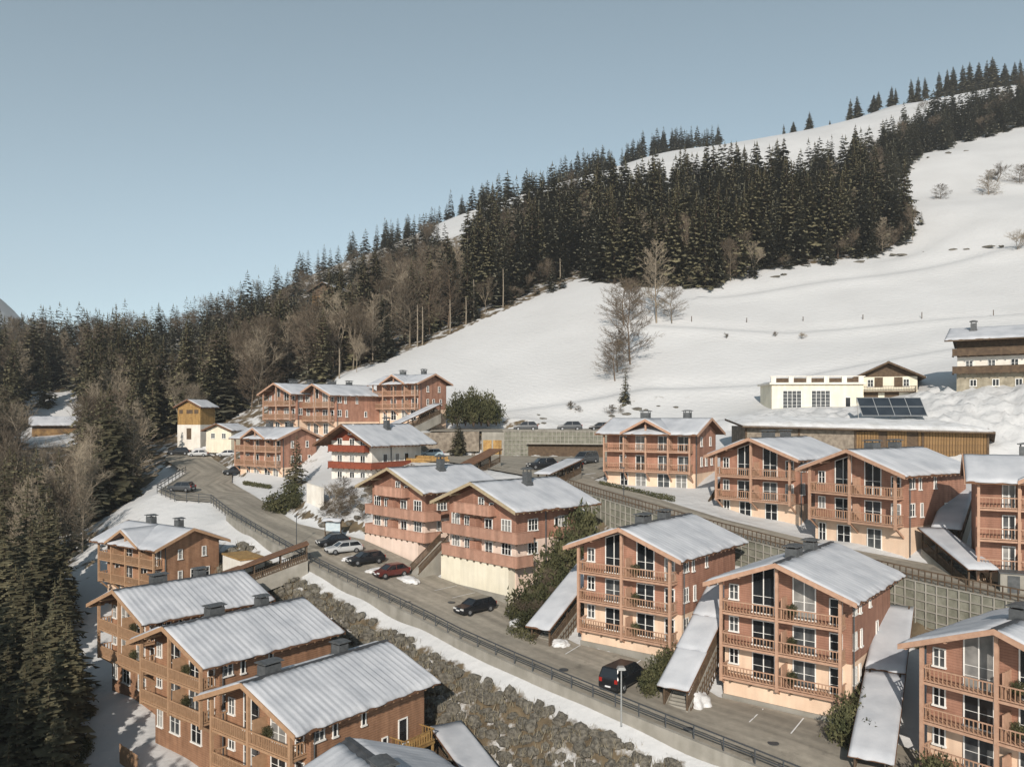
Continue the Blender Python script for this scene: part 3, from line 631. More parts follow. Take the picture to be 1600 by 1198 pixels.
def house_c(name, label, group, X, Y, Z, yaw, seed=0, hw=5.9, w=7.55, L=12.3, Lw=10.3, zap=5.15, ze=2.4, st=2.6, white=False, ov=1.65, base_drop=4.6, bu=7.25):
    """broad gabled house with solid balconies; Z = top of the middle balcony's parapet"""
    H0 = st+base_drop
    t = thing(name, label, 'chalet', (X, Y, Z-H0+CZ), -R(yaw), group)
    tm = M['trim'] if not white else M['red_wood']; par = M['panel_pink'] if not white else M['red_wood']
    zr = H0+zap; sl = (zap-ze)/w; r_at = lambda u: zr-sl*abs(u)-.26
    wm = M['timber']; pl = M['pink'] if not white else M['white_wall']
    zt = H0-1.15 if not white else min(H0+1.75, r_at(hw)-.06)
    MB().prism([(-hw, zt), (hw, zt), (hw, r_at(hw)), (0, r_at(0)), (-hw, r_at(-hw))], 'y', 0, Lw).build('timber_wall', wm if not white else M['red_wood'], t)
    MB().box(-hw+.03, hw-.03, .03, Lw-.03, -3.5, zt).build('plaster_wall', pl, t)
    r = gable_roof(t, 0, w, w, -ov, L, zr, sl, M['brace'], M['tan_trim'] if not white else M['brace'], seed, .012, .2, .35)
    chimney(r, 1.9, L*.45, zr-1.9*sl+.7, .8, .8, 1.5)
    bv = -1.15
    if white:
        solid_balcony(t, [(-hw+.4, 0), (-hw+.4, bv), (hw-.6, bv), (hw-.6, 0)], (-hw+.4, hw-.6, bv, 0), H0, par, .85)
        solid_balcony(t, [(-hw+.4, 0), (-hw+.4, bv), (hw+.9, bv), (hw+.9, Lw*.95)], (-hw+.4, hw+.9, bv, 0), H0-st, par, .85)
        MB().box(hw, hw+.95, 0, Lw*.95, H0-st-1.0, H0-st-.86).build('side_gallery', par, t)
        for u in (-2.6, .2, 2.6):
            for z in (H0-.8, H0-st-.8, H0-2*st-.8): window(t, 'front', u, .03, z, 1.0, 1.9, 2, 2)
        window(t, 'front', 0, 0, H0+1.85, 1.1, 1.6, 2, 1)
        for v in (3.2, 6.2, 8.6):
            for z in (H0-st, H0-2*st+.2): window(t, 'right', hw-.03, v, z, 1.0, 1.3, 1, 1)
        MB().box(hw-.02, hw+.06, .1, Lw-.1, H0+.8, r_at(hw)-.02).build('timber_frieze', M['brace'], t)
    else:
        solid_balcony(t, [(-3.6, 0), (-3.6, bv), (2.6, bv), (2.6, 0)], (-3.6, 2.6, bv, 0), H0+st, par)
        for z in (H0, H0-st):
            solid_balcony(t, [(-hw, 0), (-hw, bv), (bu, bv), (bu, 1.4)], (-hw, bu, bv, 0), z, par)
            MB().box(hw, bu, 0, 1.4, z-1.15, z-1.0).build('balcony_return', par, t)
        MB().box(-hw-.35, hw-.1, bv+.15, .02, -3.5, H0-st-1.17).build('garage_wall', M['cream'] if seed % 2 else M['pink'], t)
        MB().box(-hw-.38, hw-.07, bv+.05, bv+.15, -3.5, .2).build('plinth', M['concrete'], t)
        window(t, 'front', .1, 0, H0+st-.5, .9, 1.2, 2, 2); window(t, 'front', 1.9, 0, H0+st-.9, .6, 1.1, 1, 2)
        for z in (H0, H0-st):
            o = 0 if z == H0 else .03
            for u, wd, hh, sz in ((-4.6, 1.4, 1.25, -.15), (-2.5, .8, 1.9, -.95), (1.4, 1.2, 1.9, -.95), (4.4, 1.5, 1.3, -.15)):
                window(t, 'front', u, o, z+sz, wd, hh, 3 if wd > 1.2 else 2, 2, None, 'curtain' if u == 1.4 else 'glass')
            MB().box(-1.1, .1, bv+.3, o-.01, z-.95, z+.9).build('balcony_store', M['timber'], t)
            for v in (2.6, 7.4): window(t, 'right', hw-o, v, z-.1, 1.4, 1.25, 3, 2)
        solid_balcony(t, [(hw, 6.0), (hw+1.2, 6.0), (hw+1.2, 9.4), (hw, 9.4)], (hw, hw+1.2, 6.0, 9.4), H0, par)
        window(t, 'right', hw, 6.5, H0-.9, .8, 1.9, 1, 1, name='door')
    MB().tube((hw+.1, 4.6, -2), (hw+.1, 4.6, r_at(hw)-.1), .08, .08, 6).build('downpipe', M['metal'], t)
    return t

GA = 'timber holiday chalets on the terraces'
house_a('timber_chalet', 'timber chalet above a peach garage wall, next to the largest roadside snow pile', GA, 21.59, 66.15, -15.45, 38.5, 3, 8.35, seed=2)
house_a('timber_chalet', 'timber chalet above a peach garage wall where the black van is parked', GA, 10.23, 75.71, -13.88, 38.7, 3, 8.0, seed=3)
house_a('timber_chalet', 'timber chalet on the upper street whose right wall carries a big cast shadow', GA, 35.09, 84.37, -6.96, 56.0, 2, 6.5, seed=4, base=False, L=13.5)
house_a('timber_chalet', 'timber chalet on the upper street with a black iron stair against its left side', GA, 28.7, 97.49, -6.11, 47.0, 2, 6.2, seed=5, base=False, L=13.5)
house_a('timber_chalet', 'timber chalet cut off by the lower right corner of the picture', GA, 31.59, 52.9, -17.34, 52.0, 3, 8.0, seed=6)
house_a('golden_timber_chalet', 'golden timber chalet below the road, nearest of the three with long ribbed snow roofs', GA, -19.63, 60.56, -23.28, 37.6, 2, 7.8, 14.0, True, 7, .075, False, ((-1,2.2),(-1,9.2)), True)
house_a('golden_timber_chalet', 'golden timber chalet below the road, middle of the three with long ribbed snow roofs', GA, -29.6, 70.2, -21.6, 38.4, 2, 7.8, 14.0, True, 8, .075, False, ((-1,4.6),(-1,9.6)))
house_a('golden_timber_chalet', 'golden timber chalet below the road, farthest of the three with long ribbed snow roofs', GA, -39.45, 81.61, -20.88, 41.0, 2, 7.6, 13.7, True, 9, .075, False, ((-1,4.2),(-1,8.8)))
house_a('timber_chalet', 'small distant timber chalet at the foot of the wood, left one of the joined pair', GA, -49.2, 169.4, 3.56, 41.0, 2, 6.6, 12, False, 10, .01, False)
house_a('timber_chalet', 'small distant timber chalet at the foot of the wood, right one of the joined pair', GA, -40.0, 164.6, 3.18, 43.0, 2, 6.4, 13, False, 11, .01, False)
house_a('timber_chalet', 'chalet at the bottom edge of which only the snowy roof shows', GA, -3.4, 43.5, -25.0, -36.0, 2, 8.0, 13.0, True, 12, .03, False, ((-1,6.5),))
house_x('cross_gabled_chalet', 'wide timber chalet with a central cross gable beside the grid-walled court', GA, 13.21, 116.4, -3.64, 33.5, 2, 5.6, seed=13)
house_x('cross_gabled_chalet', 'golden cross-gabled chalet below the road, its brown gable wall facing the covered footbridge', GA, -55.6, 109.36, -17.91, 34.5, 2, 7.2, True, 14)
house_x('cross_gabled_chalet', 'cross-gabled chalet beside the bend of the road, in front of the wood', GA, -54.33, 159.4, -5.37, 37.0, 2, 6.2, seed=15)
house_x('cross_gabled_chalet', 'highest cross-gabled chalet, standing against the snow meadow left of the round evergreens', GA, -29.0, 169.5, 5.5, 38.0, 2, 6.6, seed=16, k=.955)
house_x('cross_gabled_chalet', 'cross-gabled chalet cut off by the right edge beside the covered steps', GA, 41.6, 72.4, -7.05, 27.0, 3, 8.6, seed=17)
GC = 'plastered houses with solid balconies'
house_c('plastered_chalet', 'broad house with solid pink-brown balconies above a blank cream garage wall', GC, -3.58, 93.81, -12.49, 47.5, 1)
house_c('plastered_chalet', 'broad house with solid pink-brown balconies behind the three parked cars', GC, -14.85, 105.5, -11.56, 47.0, 2, base_drop=4.3)
house_c('white_chalet', 'white chalet with red-brown scalloped balconies among garden rocks', GC, -26.65, 134.6, -4.54, 33.0, 4, hw=4.6, w=6.55, L=14.6, Lw=12.6, zap=3.5, ze=.05, st=2.75, white=True, ov=2.4, base_drop=4.5)

POTS = [(21.59, 66.15, -15.45, 38.5, 3, 'chalet next to the largest snow pile'), (10.23, 75.71, -13.88, 38.7, 3, 'chalet with the black van'), (31.59, 52.9, -17.34, 52.0, 2, 'corner chalet'), (-19.63, 60.56, -23.28, 37.6, 1, 'nearest golden chalet'), (-29.6, 70.2, -21.6, 38.4, 2, 'middle golden chalet'), (-39.45, 81.61, -20.88, 41.0, 2, 'farthest ribbed-roof chalet')]

# ------------------------------------------------------------------ other buildings
def simple_house(name, label, cat, X, Y, Z, yaw, w, l, h, rise, ov=.8, wall='white_wall', low=None, lowh=0, ridge='y', wins=(), trim='brace', snow=.2, group=None, chim=None):
    """origin at the middle of the front wall's foot"""
    t = thing(name, label, cat, (X, Y, Z+CZ), -R(yaw), group)
    sl = rise/(w/2); zr = h+rise
    MB().prism([(-w/2, lowh), (w/2, lowh), (w/2, h), (0, zr-.02), (-w/2, h)], 'y', 0, l).build('wall', M[wall], t)
    MB().box(-w/2-.04, w/2+.04, -.04, l+.04, -2.5, lowh).build('base_wall', M[low or wall], t)
    r = gable_roof(t, 0, w/2+ov, w/2+ov, -ov, l+ov, zr+.26, sl, M[trim], M[trim], int(X)+40, .006, snow, .12, .22)
    if chim: chimney(r, chim[0], chim[1], zr+.2-abs(chim[0])*sl+.4, .7, .7, 1.2)
    for f, u, v, z, ww, hh, nx, ny in wins: window(t, f, u, v, z, ww, hh, nx, ny)
    return t
# golden tower hut at the head of the road
t = simple_house('tower_hut', 'narrow tower hut, golden boards above a white base, against the dark wood', 'hut', -75.6, 190, -5.0, 18, 6.4, 5.2, 7.6, 1.5, .7, 'yellow_wood', 'white_wall', 3.4)
MB().box(-.6, .7, -.10, -.03, 0, 2.6).build('door', M['dark_wood'], t)
for u, wd in ((-2.2, 1.0), (.2, 1.7), (2.1, 1.1)): MB().box(u-wd/2, u+wd/2, -.06, .02, 6.0, 6.9).build('opening', M['dark_wood'], t)
simple_house('cottage', 'small pale cottage half hidden by the chalet at the bend', 'cottage', -66.5, 184, -5.4, 24, 7.4, 5, 2.6, 1.3, .8, 'cream', wins=(('front', -1.6, 0, .8, 1.1, 1.1, 2, 2), ('front', 1.6, 0, .8, 1.1, 1.1, 2, 2)))
t = simple_house('small_chalet', 'small white chalet with dark gable between the flat white building and the big farmhouse', 'chalet', 69.5, 150, 2.8, 22, 9.6, 10, 5.0, 2.3, 1.3, 'dark_wood', 'cream', 4.8, trim='dark_wood',
 wins=(('front', -3.0, -.05, 3.0, .9, 1.3, 2, 2), ('front', 3.0, -.05, 3.0, .9, 1.3, 2, 2), ('right', 4.84, 2.5, 2.8, 1, 1.3, 2, 2), ('right', 4.84, 6, 2.8, 1, 1.3, 2, 2)))
for u in (-1.6, 1.7): MB().box(u-.7, u+.7, -.12, -.05, 2.9, 4.7).build('shutter', M['dark_wood'], t)
balcony(t, [(-4.6, 0), (-4.6, -1.1), (4.6, -1.1), (4.6, 0)], (-4.6, 4.6, -1.15, 0), 3.0, M['dark_wood'], M['dark_wood'], .9)
for u in (-2.9, .6): MB().box(u-1.2, u+1.2, -.12, -.03, 0, 2.0).build('door', M['dark_wood'], t)
simple_house('forest_chalet', 'dark chalet with snowy gable roof high among the trees', 'chalet', -74, 320, 46, 20, 11, 9, 4.5, 2.6, 1.4, 'dark_wood', 'plank_wood', 2.2, trim='dark_wood')
simple_house('valley_farmhouse', 'low dark farmhouse with snow-laden roof under the trees at the left edge', 'house', -131, 222, gz(-130, 226)-.6, 62, 8, 13, 2.6, 1.9, 1.0, 'dark_wood', 'plank_wood', 1.4, trim='dark_wood', snow=.45)
# big farmhouse at the right edge: long eave to the front, stone base, white storey, dark loft
t = thing('farmhouse', 'big farmhouse at the right edge with dark balconies over a stone base', 'farmhouse', (76.5, 139.5, 4.4+CZ), -R(34))
MB().box(-.1, 22, 0, 13, -3, 3.2).build('stone_base', M['old_stone'], t)
MB().box(0, 21.9, .1, 12.9, 3.2, 6.0).build('white_storey', M['white_wall'], t)
MB().box(-.05, 22, .05, 12.95, 6.0, 9.0).build('loft_wall', M['dark_wood'], t)
MB().prism([(.05, 9.0), (12.95, 9.0), (6.5, 11.0)], 'x', -.05, 22).build('gable_wall', M['dark_wood'], t)
r = MB().prism([(-1.8, 8.9), (6.5, 11.6), (14.8, 8.9), (14.8, 8.6), (6.5, 11.3), (-1.8, 8.6)], 'x', -1.8, 23.5).build('roof', M['dark_wood'], t)
snow_cover(r, (-1.8, 6.5, 11.6), (25.3, 0, 0), (0, -8.3, -2.7), .01, .22, (.05, .05, .15, .05), 5); snow_cover(r, (-1.8, 6.5, 11.6), (25.3, 0, 0), (0, 8.3, -2.7), .01, .22, (.05, .05, .3, .05), 6)
chimney(r, 2.2, 3.4, 11.2, .9, .9, 1.3)
for z, v in ((4.3, -1.2), (7.3, -1.3)): solid_balcony(t, [(-.6, 0), (-.6, v), (22, v)], (-.6, 22, v, 0), z, M['dark_wood'], .95)
for k in range(6): window(t, 'front', 1.8+k*3.3, .1, 4.1, 1.0, 1.3, 2, 2); window(t, 'front', 2.4+k*3.3, 0, 1.0, .9, 1.1, 2, 1)
for k in range(3): window(t, 'left', 0, 2.5+k*3.6, 4.1, .9, 1.2, 2, 2)
# flat white building
t = thing('flat_building', 'flat white building with two big glazed doors and a pierced parapet', 'building', (48.3, 151, 1.6+CZ), -R(4))
MB().box(0, 16.6, 0, 9, -3, 4.6).build('wall', M['cream'], t)
MB().box(-.5, 16.9, -.5, 9.4, 4.6, 4.95).build('cornice', M['white_wall'], t)
for u in (-.2, 3.0, 6.2, 9.4, 12.6, 15.6): MB().box(u, u+.9, -.4, -.1, 4.95, 6.0).build('parapet_pier', M['white_wall'], t)
MB().box(-.4, 16.8, -.42, -.08, 6.0, 6.15).build('parapet_rail', M['white_wall'], t)
mb = MB()
for k in range(5): mb.box(.75+k*3.2, 2.95+k*3.2, -.3, -.2, 5.0, 5.75)
mb.build('parapet_gap_panels', M['dark_wood'], t)  # dark panels filling the gaps between the piers
window(t, 'front', 3.7, 0, .15, 3.3, 3.3, 4, 5, name='glazed_door', glass='curtain'); window(t, 'front', 8.9, 0, .15, 3.3, 3.3, 4, 5, name='glazed_door', glass='curtain')
window(t, 'front', 13.8, 0, .1, .9, 2.1, 1, 1, name='door')
snow_cover(t, (0, 9, 4.97), (16.6, 0, 0), (0, -8.6, 0), .0, .3, (.3, .3, .0, -.2), 9)
# long barn behind the upper chalets, roof deep in snow
t = thing('barn', 'long low barn of rubble stone and upright boards behind the upper chalets', 'barn', (33.4, 116.0, -6.8+CZ), R(-1.0))
MB().box(0, 15.5, 0, 8, -3, 5.6).build('stone_wall', M['stone'], t)
MB().box(15.5, 34.5, 0, 8, -3, 1.3).build('stone_base', M['stone'], t)
bw = MB().box(15.6, 34.4, .06, 7.9, 1.3, 4.9).build('inner_wall', M['dark_wood'], t)
for k in range(47):
    if k in (8, 9, 10, 18, 19, 20, 21): continue
    o = link('board', _cache.setdefault('board', MB().box(0, .37, -.05, .06, 1.35, 4.85).mesh('board', M['plank_wood'])), t, (15.62+k*.4, random.uniform(-.02, .02), random.uniform(-.05, .05)))
for u in (0, 7.5, 15.5, 25, 34.2): MB().box(u-.1, u+.15, -.16, -.0, -1, 5.3).build('post', M['dark_wood'], t)
r = MB()
r.v = [(-.8,-1.3,5.75),(15.5,-1.3,5.35),(34.6,-1.3,4.85),(38.5,6,2.7),(38.5,9,2.9),(34.6,9,5.8),(15.5,9,6.3),(-.8,9,6.7)]
r.v += [(x, y, z-.3) for x, y, z in r.v]
r.f = [(0,1,6,7),(1,2,5,6),(2,3,4,5),(8,15,14,9),(9,14,13,10),(10,13,12,11)]+[(i,i+8,(i+1)%8+8,(i+1)%8) for i in range(8)]
r = r.build('roof', M['dark_wood'], t)
P = np.zeros((16, 60, 3))
for j in range(16):
    for i in range(60):
        s, f = i/59, j/15; x = -.8+s*35.6; y = -1.35+f*10.8
        zb = 5.75-.9*s+1.0*f; e = min(1, f*6, s*12, (1-s)*12)
        P[j, i] = (x, y, zb+(.55*math.sqrt(e)+.25*mnoise.noise((x*.5, y*.5, 1))*e if 0 < j else -.1))
link('snow_cover', grid_mesh('snow_cover', P, M['snow2']), r)
# solar panels on a frame above the barn
t = thing('solar_array', 'tilted solar array of dark panels in two rows on the snow bank', 'solar panels', (56.6, 125.6, .35+CZ), R(2))
for j in range(2):
    for i in range(4):
        MB().box(-2.4+i*2.55+.04-j*.0, -2.4+(i+1)*2.55-.04, 0, .06, j*1.75+.03, j*1.75+1.72).build('panel', M['solar'], t)
fr = MB()
for i in range(5): fr.beam((-2.4+i*2.55, .03, -.1), (-2.4+i*2.55, .03, 3.55), .09, .09)
for j in range(3): fr.beam((-2.45, .03, j*1.75), (7.85, .03, j*1.75), .09, .1)
fr.build('frame', M['alu'], t)
st_ = MB()
for i in range(5): st_.beam((-2.4+i*2.55, .1, 3.4), (-2.4+i*2.55, 2.0, -1.0), .1, .1)
st_.build('struts', M['alu'], t)
for o in list(t.children): o.rotation_euler = (R(-36), 0, 0)

# ------------------------------------------------------------------ court with crib wall and garage
W0, W1 = Vector((-5.6, 150.4, 0)), Vector((26, 142.8, 0)); wd = (W1-W0).normalized(); wl = (W1-W0).length
t = thing('garage_wall', 'grid-faced concrete garage wall with a wide dark opening behind the court', 'garage', (W0.x, W0.y, -7.3+CZ), math.atan2(wd.y, wd.x))
MB().box(0, 4.2, 0, .5, -1, 4.7).build('concrete_wall', M['concrete'], t)
for u in (.3, 2.2): MB().box(u, u+1.6, -.07, .02, .6, 3.2).build('garage_door', M['yellow_wood'], t)
MB().box(4.2, 8.8, 0, .5, -1, 4.9).build('crib_wall', M['crib'], t); MB().box(8.8, 22.5, 0, .5, 2.7, 4.9).build('crib_wall', M['crib'], t); MB().box(22.5, wl, 0, .5, -1, 4.9).build('crib_wall', M['crib'], t)
MB().box(8.8, 22.5, .02, .42, -.6, 2.7).build('opening_shade_panel', M['dark_wood'], t); MB().box(8.6, 22.7, -.9, .1, 2.55, 2.75).build('lintel', M['concrete'], t)  # dark panel painted in for the shadowed interior of the open garage
mb = MB()
for k in range(int(wl/.75)):
    u = 4.3+k*.75
    if u < wl: mb.box(u-.06, u+.06, -.14, 0, -.6 if u < 8.8 or u > 22.5 else 2.7, 4.95)
for j in range(7):
    z = .1+j*.78; mb.box(4.2, 8.8 if z < 2.7 else wl, -.12, -.02, z-.06, z+.06)
    if z < 2.7: mb.box(22.5, wl, -.12, -.02, z-.06, z+.06)
cb = mb.build('crib_beams', M['concrete'], t); cb['kind'] = 'stuff'
MB().box(4.0, wl, -.2, .6, 4.9, 5.1).build('coping', M['concrete'], t)

def polyline(pts, step):
    out = []
    for a, b in zip(pts[:-1], pts[1:]):
        a, b = Vector(a), Vector(b); n = max(1, round((b-a).length/step))
        out += [a+(b-a)*i/n for i in range(n)]
    return out+[Vector(pts[-1])]
def railing(name, label, pts, step=2.3, h=1.05, m='iron', rails=(1.0, .55), pm=None, pw=.09, rw=.07):
    pts = [(p[0], p[1], p[2]+CZ) for p in pts]
    P = polyline(pts, step); t = thing(name, label, 'railing', P[len(P)//2])
    o = Vector(P[len(P)//2])
    pm_ = MB().box(-pw/2, pw/2, -pw/2, pw/2, -.5, h).mesh('post', M[pm or m])
    for p in P: link('post', pm_, t, p-o)
    for z in rails:
        mb = MB()
        for a, b in zip(P[:-1], P[1:]): mb.beam(a-o+Vector((0,0,z*h)), b-o+Vector((0,0,z*h)), rw, rw)
        mb.build('rail', M[m], t)
    return t
RLp = [(l[0], l[1], l[2]+.12) for l, r in ROAD]
railing('road_railing', 'long dark iron railing along the valley side of the road', RLp[:17], 2.2, 1.05, 'iron', (1.0, .55), rw=.09)
ULp = [(l[0], l[1], l[2]+.1) for l, r in UPPER[4:]]
railing('street_fence', 'dark slatted fence on top of the wall below the upper street', ULp, .55, 1.0, 'dark_wood', (1.0, .4), pw=.08, rw=.1)
def wall_strip(name, label, pts, th, up, down, m, cribs=False, cat='wall', side=1, batter=0):
    o = Vector((pts[0][0], pts[0][1], pts[0][2]+CZ)); t = thing(name, label, cat, o)
    mb = MB(); V = []
    for i, p in enumerate(pts):
        a = Vector(pts[max(0, i-1)]); b = Vector(pts[min(len(pts)-1, i+1)]); d = (b-a); d.z = 0; d.normalize(); n = Vector((-d.y, d.x, 0))*side
        q = Vector((p[0], p[1], p[2]+CZ))-o; dn = down[i] if isinstance(down, (list, tuple)) else down
        V.append((q+n*(th)+Vector((0,0,up)), q-n*.05+Vector((0,0,up)), q-n*.05+Vector((0,0,-dn)), q+n*(th+batter*dn)+Vector((0,0,-dn)), n))
    for a, b in zip(V[:-1], V[1:]):
        for k in range(4): mb.quad(a[k], b[k], b[(k+1) % 4], a[(k+1) % 4])
    for e in (V[0], V[-1]): mb.quad(*e[:4])
    mb.build('wall', M[m], t)
    if cribs:
        g = MB()
        for a, b in zip(V[:-1], V[1:]):
            L = (b[0]-a[0]).length; n = max(1, int(L/.85)); hgt = a[0].z-a[3].z; rows = max(2, int(hgt/.75))
            for i in range(n):
                f = i/n; p0 = a[0].lerp(b[0], f)+a[4]*.06; p1 = a[3].lerp(b[3], f)+a[4]*.06; g.beam(p0, p1, .11, .11)
            for j in range(rows+1):
                f = j/rows; g.beam(a[0].lerp(a[3], f)+a[4]*.05, b[0].lerp(b[3], f)+b[4]*.05, .10, .11)
        g.build('crib_beams', M['concrete'], t)['kind'] = 'stuff'
    return t
wall_strip('road_retaining_wall', 'low concrete wall under the long road railing', [tuple(p) for p in RLp[:13]], .32, .02, 1.5, 'concrete')
wall_strip('crib_retaining_wall', 'tall crib wall carrying the upper street behind the front chalets', [(l[0], l[1], l[2]) for l, r in UPPER[4:10]], .35, .08, [2.8, 5, 6, 6.2, 6.4, 6.6], 'crib', True, side=-1)
wall_strip('rubble_wall', 'rough stone garden wall below the round evergreens', [(-19, 153, -3.0), (-13, 152.5, -2.8), (-6, 150.6, -2.6)], .5, .1, 3.6, 'stone', side=-1)
wall_strip('garden_wall', 'pale concrete wall beside the drive below the white chalet', [(-31.5, 126, -10.2), (-28.5, 122.8, -10.6)], .4, .1, 4, 'white_wall', side=-1)
# wooden edging beams of the terraced garden
for k, (p, q, lab) in enumerate((((-22, 143, -6.7), (-11, 139.5, -7.0), 'upper of two golden log edgings in the terraced garden'), ((-21.5, 140.5, -7.2), (-10.5, 136.5, -7.35), 'lower of two golden log edgings in the terraced garden'))):
    o = Vector(((p[0]+q[0])/2, (p[1]+q[1])/2, (p[2]+q[2])/2+CZ)); mb = MB()
    for j in range(3): mb.tube(Vector(p)+Vector((0, 0, CZ+j*.22-.2))-o, Vector(q)+Vector((0, 0, CZ+j*.22-.2))-o, .12, .12, 7)
    tag(mb.build('log_edging', M['yellow_wood'], None, loc=o), lab, 'log edging', 'garden log edgings')

# ------------------------------------------------------------------ covered stairways
def covered_stairs(label, a, b, width=2.0, h=2.1, pieces=1, open_right=True, roofm='snow', grid=False, top_flat=0):
    a = Vector((a[0], a[1], a[2]+CZ)); b = Vector((b[0], b[1], b[2]+CZ)); d = b-a; L = math.hypot(d.x, d.y); rise = d.z
    t = thing('covered_stairway', label, 'stairway', a, math.atan2(d.y, d.x)-R(90))       # local y runs up the stairs
    hw = width/2; n = max(3, int(abs(rise)/.18)); s = MB()
    for i in range(n):
        y = L*i/n; z = rise*i/n; s.box(-hw+.15, hw-.15, y, y+L/n+.02, z-1.2, z+rise/n*.95)
    s.build('steps', M['concrete'], t)
    for sx in (-1, 1):
        MB().prism([(0, -1.6), (L, rise-1.6), (L, rise+.25), (0, .2)], 'x', sx*hw-.09, sx*hw+.09).build('cheek_wall', M['concrete'], t)
        mb, mr = MB(), MB(); rail_run(mr, mb, (sx*hw, .1, 1.05), (sx*hw, L-.1, rise+1.05), .95, .25)
        ro = mr.build('handrail', M['dark_wood'], t); mb.build('balusters', M['dark_wood'], ro)
        k = max(2, int(L/2.6))
        for i in range(k+1):
            y = .12+(L-.24)*i/k; z = rise*y/L; MB().box(sx*hw-.07, sx*hw+.07, y-.07, y+.07, z, z+h).build('post', M['dark_wood'], t)
        MB().beam((sx*hw, 0, h), (sx*hw, L, h+rise), .14, .2).build('eave_beam', M['dark_wood'], t)
    for i in range(pieces):                                                     # roof in stepped pieces
        y0, y1 = L*i/pieces-(.45 if i == 0 else .12), L*(i+1)/pieces+.12; st = .16*i if pieces > 1 else 0; sl = rise/L*(.93 if pieces > 1 else 1)
        zz = lambda y: h+.2+rise/L*(L*i/pieces)+sl*(y-L*i/pieces)
        rf = MB().prism([(y0, zz(y0)), (y1, zz(y1)), (y1, zz(y1)-.14), (y0, zz(y0)-.14)], 'x', -hw-.4, hw+.4).build('roof', M['brace'], t)
        if roofm == 'snow': snow_cover(rf, (-hw-.4, y1, zz(y1)), (2*hw+.8, 0, 0), (0, y0-y1, zz(y0)-zz(y1)), 0, .16, (.04, .04, .0, .03), int(a.x*7)+i)
    if grid:
        g = MB()
        for i in range(int(L/.5)+1):
            y = i*.5; g.beam((hw+.13, y, rise*y/L-2.2), (hw+.13, y, rise*y/L+.1), .06, .06)
        for j in range(4): g.beam((hw+.13, 0, -2+j*.6), (hw+.13, L, rise-2+j*.6), .06, .06)
        g.build('trellis', M['dark_wood'], t)['kind'] = 'stuff'
    return t
covered_stairs('snow-roofed stairway left of the chalet with the black van', (2.7, 78.2, -22.2), (8.4, 86.6, -17.6), 2.0, grid=True)
covered_stairs('snow-roofed stairway in stepped pieces between the two chalets by the road', (13.3, 66.2, -23.9), (19.4, 75.0, -17.7), 2.0, pieces=3, grid=True)
covered_stairs('snow-roofed stairway in the shade left of the corner chalet', (24.9, 56.2, -25.6), (34.6, 73.2, -19.0), 2.2, pieces=2)
covered_stairs('snow-roofed steps by the grey shed below the right-edge chalet', (41.3, 71.6, -15.4), (41.6, 80.5, -13.2), 1.9)
covered_stairs('shaded snow-roofed steps climbing between the two right-hand upper chalets', (43.2, 80.6, -13.0), (50.5, 90.5, -8.6), 2.0)
covered_stairs('snow-roofed stairway beside the round evergreens', (-24.5, 152.5, -4.6), (-15.0, 163.5, .6), 1.8)
covered_stairs('covered wooden stairway with brown side above the broad pink-balconied roofs', (-9.0, 118.5, -10.2), (-2.6, 128.5, -7.2), 1.8, roofm='wood')
covered_stairs('covered wooden footbridge stair descending from the road towards the golden chalets', (-34.0, 96.6, -20.6), (-25.2, 99.8, -17.6), 1.9, roofm='wood')
covered_stairs('snow-roofed stair at the bottom edge beside the boulder bank', (-1.2, 61.0, -30.2), (-5.6, 69.2, -28.4), 2.2)
covered_stairs('small snow-roofed stair beside the court at the wide cross-gabled chalet', (4.2, 107.8, -9.6), (9.2, 117.5, -8.2), 1.7)
t = thing('concrete_landing', 'pale concrete landing with tan top next to the covered footbridge', 'landing', (-33.6, 101.2, -19.0+CZ), R(-50))
MB().box(-2.6, 3.2, -1.5, 1.5, -4, 1.8).build('wall', M['white_wall'], t); MB().box(-2.7, 3.3, -1.6, 1.6, 1.8, 2.0).build('top', M['yellow_wood'], t)
t = thing('open_stair', 'dark open stair climbing the slope beside the cream garage wall', 'stairs', (-12.2, 97.6, -18.9+CZ), R(-46))
MB().prism([(0, -2), (5.2, -2), (5.2, 3.6), (4.6, 3.6), (0, .2)], 'x', -.15, 1.6).build('side_wall', M['concrete'], t)
for sx in (-.1, 1.5):
    a, b = MB(), MB(); rail_run(a, b, (sx, 0, 1.2), (sx, 4.8, 4.6), 1.0, .22); q = a.build('handrail', M['dark_wood'], t); b.build('balusters', M['dark_wood'], q)
t = thing('iron_stair', 'black iron stair between the wide cross-gabled chalet and its neighbour', 'stairs', (25.6, 103.5, -11.6+CZ), R(-38))
s = MB()
for i in range(14): s.box(-.6, .6, i*.32, i*.32+.3, i*.2, i*.2+.05)
s.build('treads', M['dark_wood'], t)
for sx in (-.62, .62):
    a, b = MB(), MB(); rail_run(a, b, (sx, 0, 1.0), (sx, 4.5, 3.8), .95, .22); q = a.build('handrail', M['dark_wood'], t); b.build('balusters', M['dark_wood'], q)
    MB().beam((sx, 0, 0), (sx, 4.5, 2.8), .08, .25).build('stringer', M['dark_wood'], t)
t = thing('utility_shed', 'small grey flat shed below the right-edge chalet', 'shed', (43.4, 70.4, -15.3+CZ), R(-25))
MB().box(-1, 1, -.8, .8, -.5, 1.9).build('body', M['concrete'], t); MB().box(-1.1, 1.1, -.9, .9, 1.9, 2.0).build('roof', M['metal'], t); MB().box(-.45, .45, -.86, -.8, 0, 1.75).build('door', M['metal'], t)

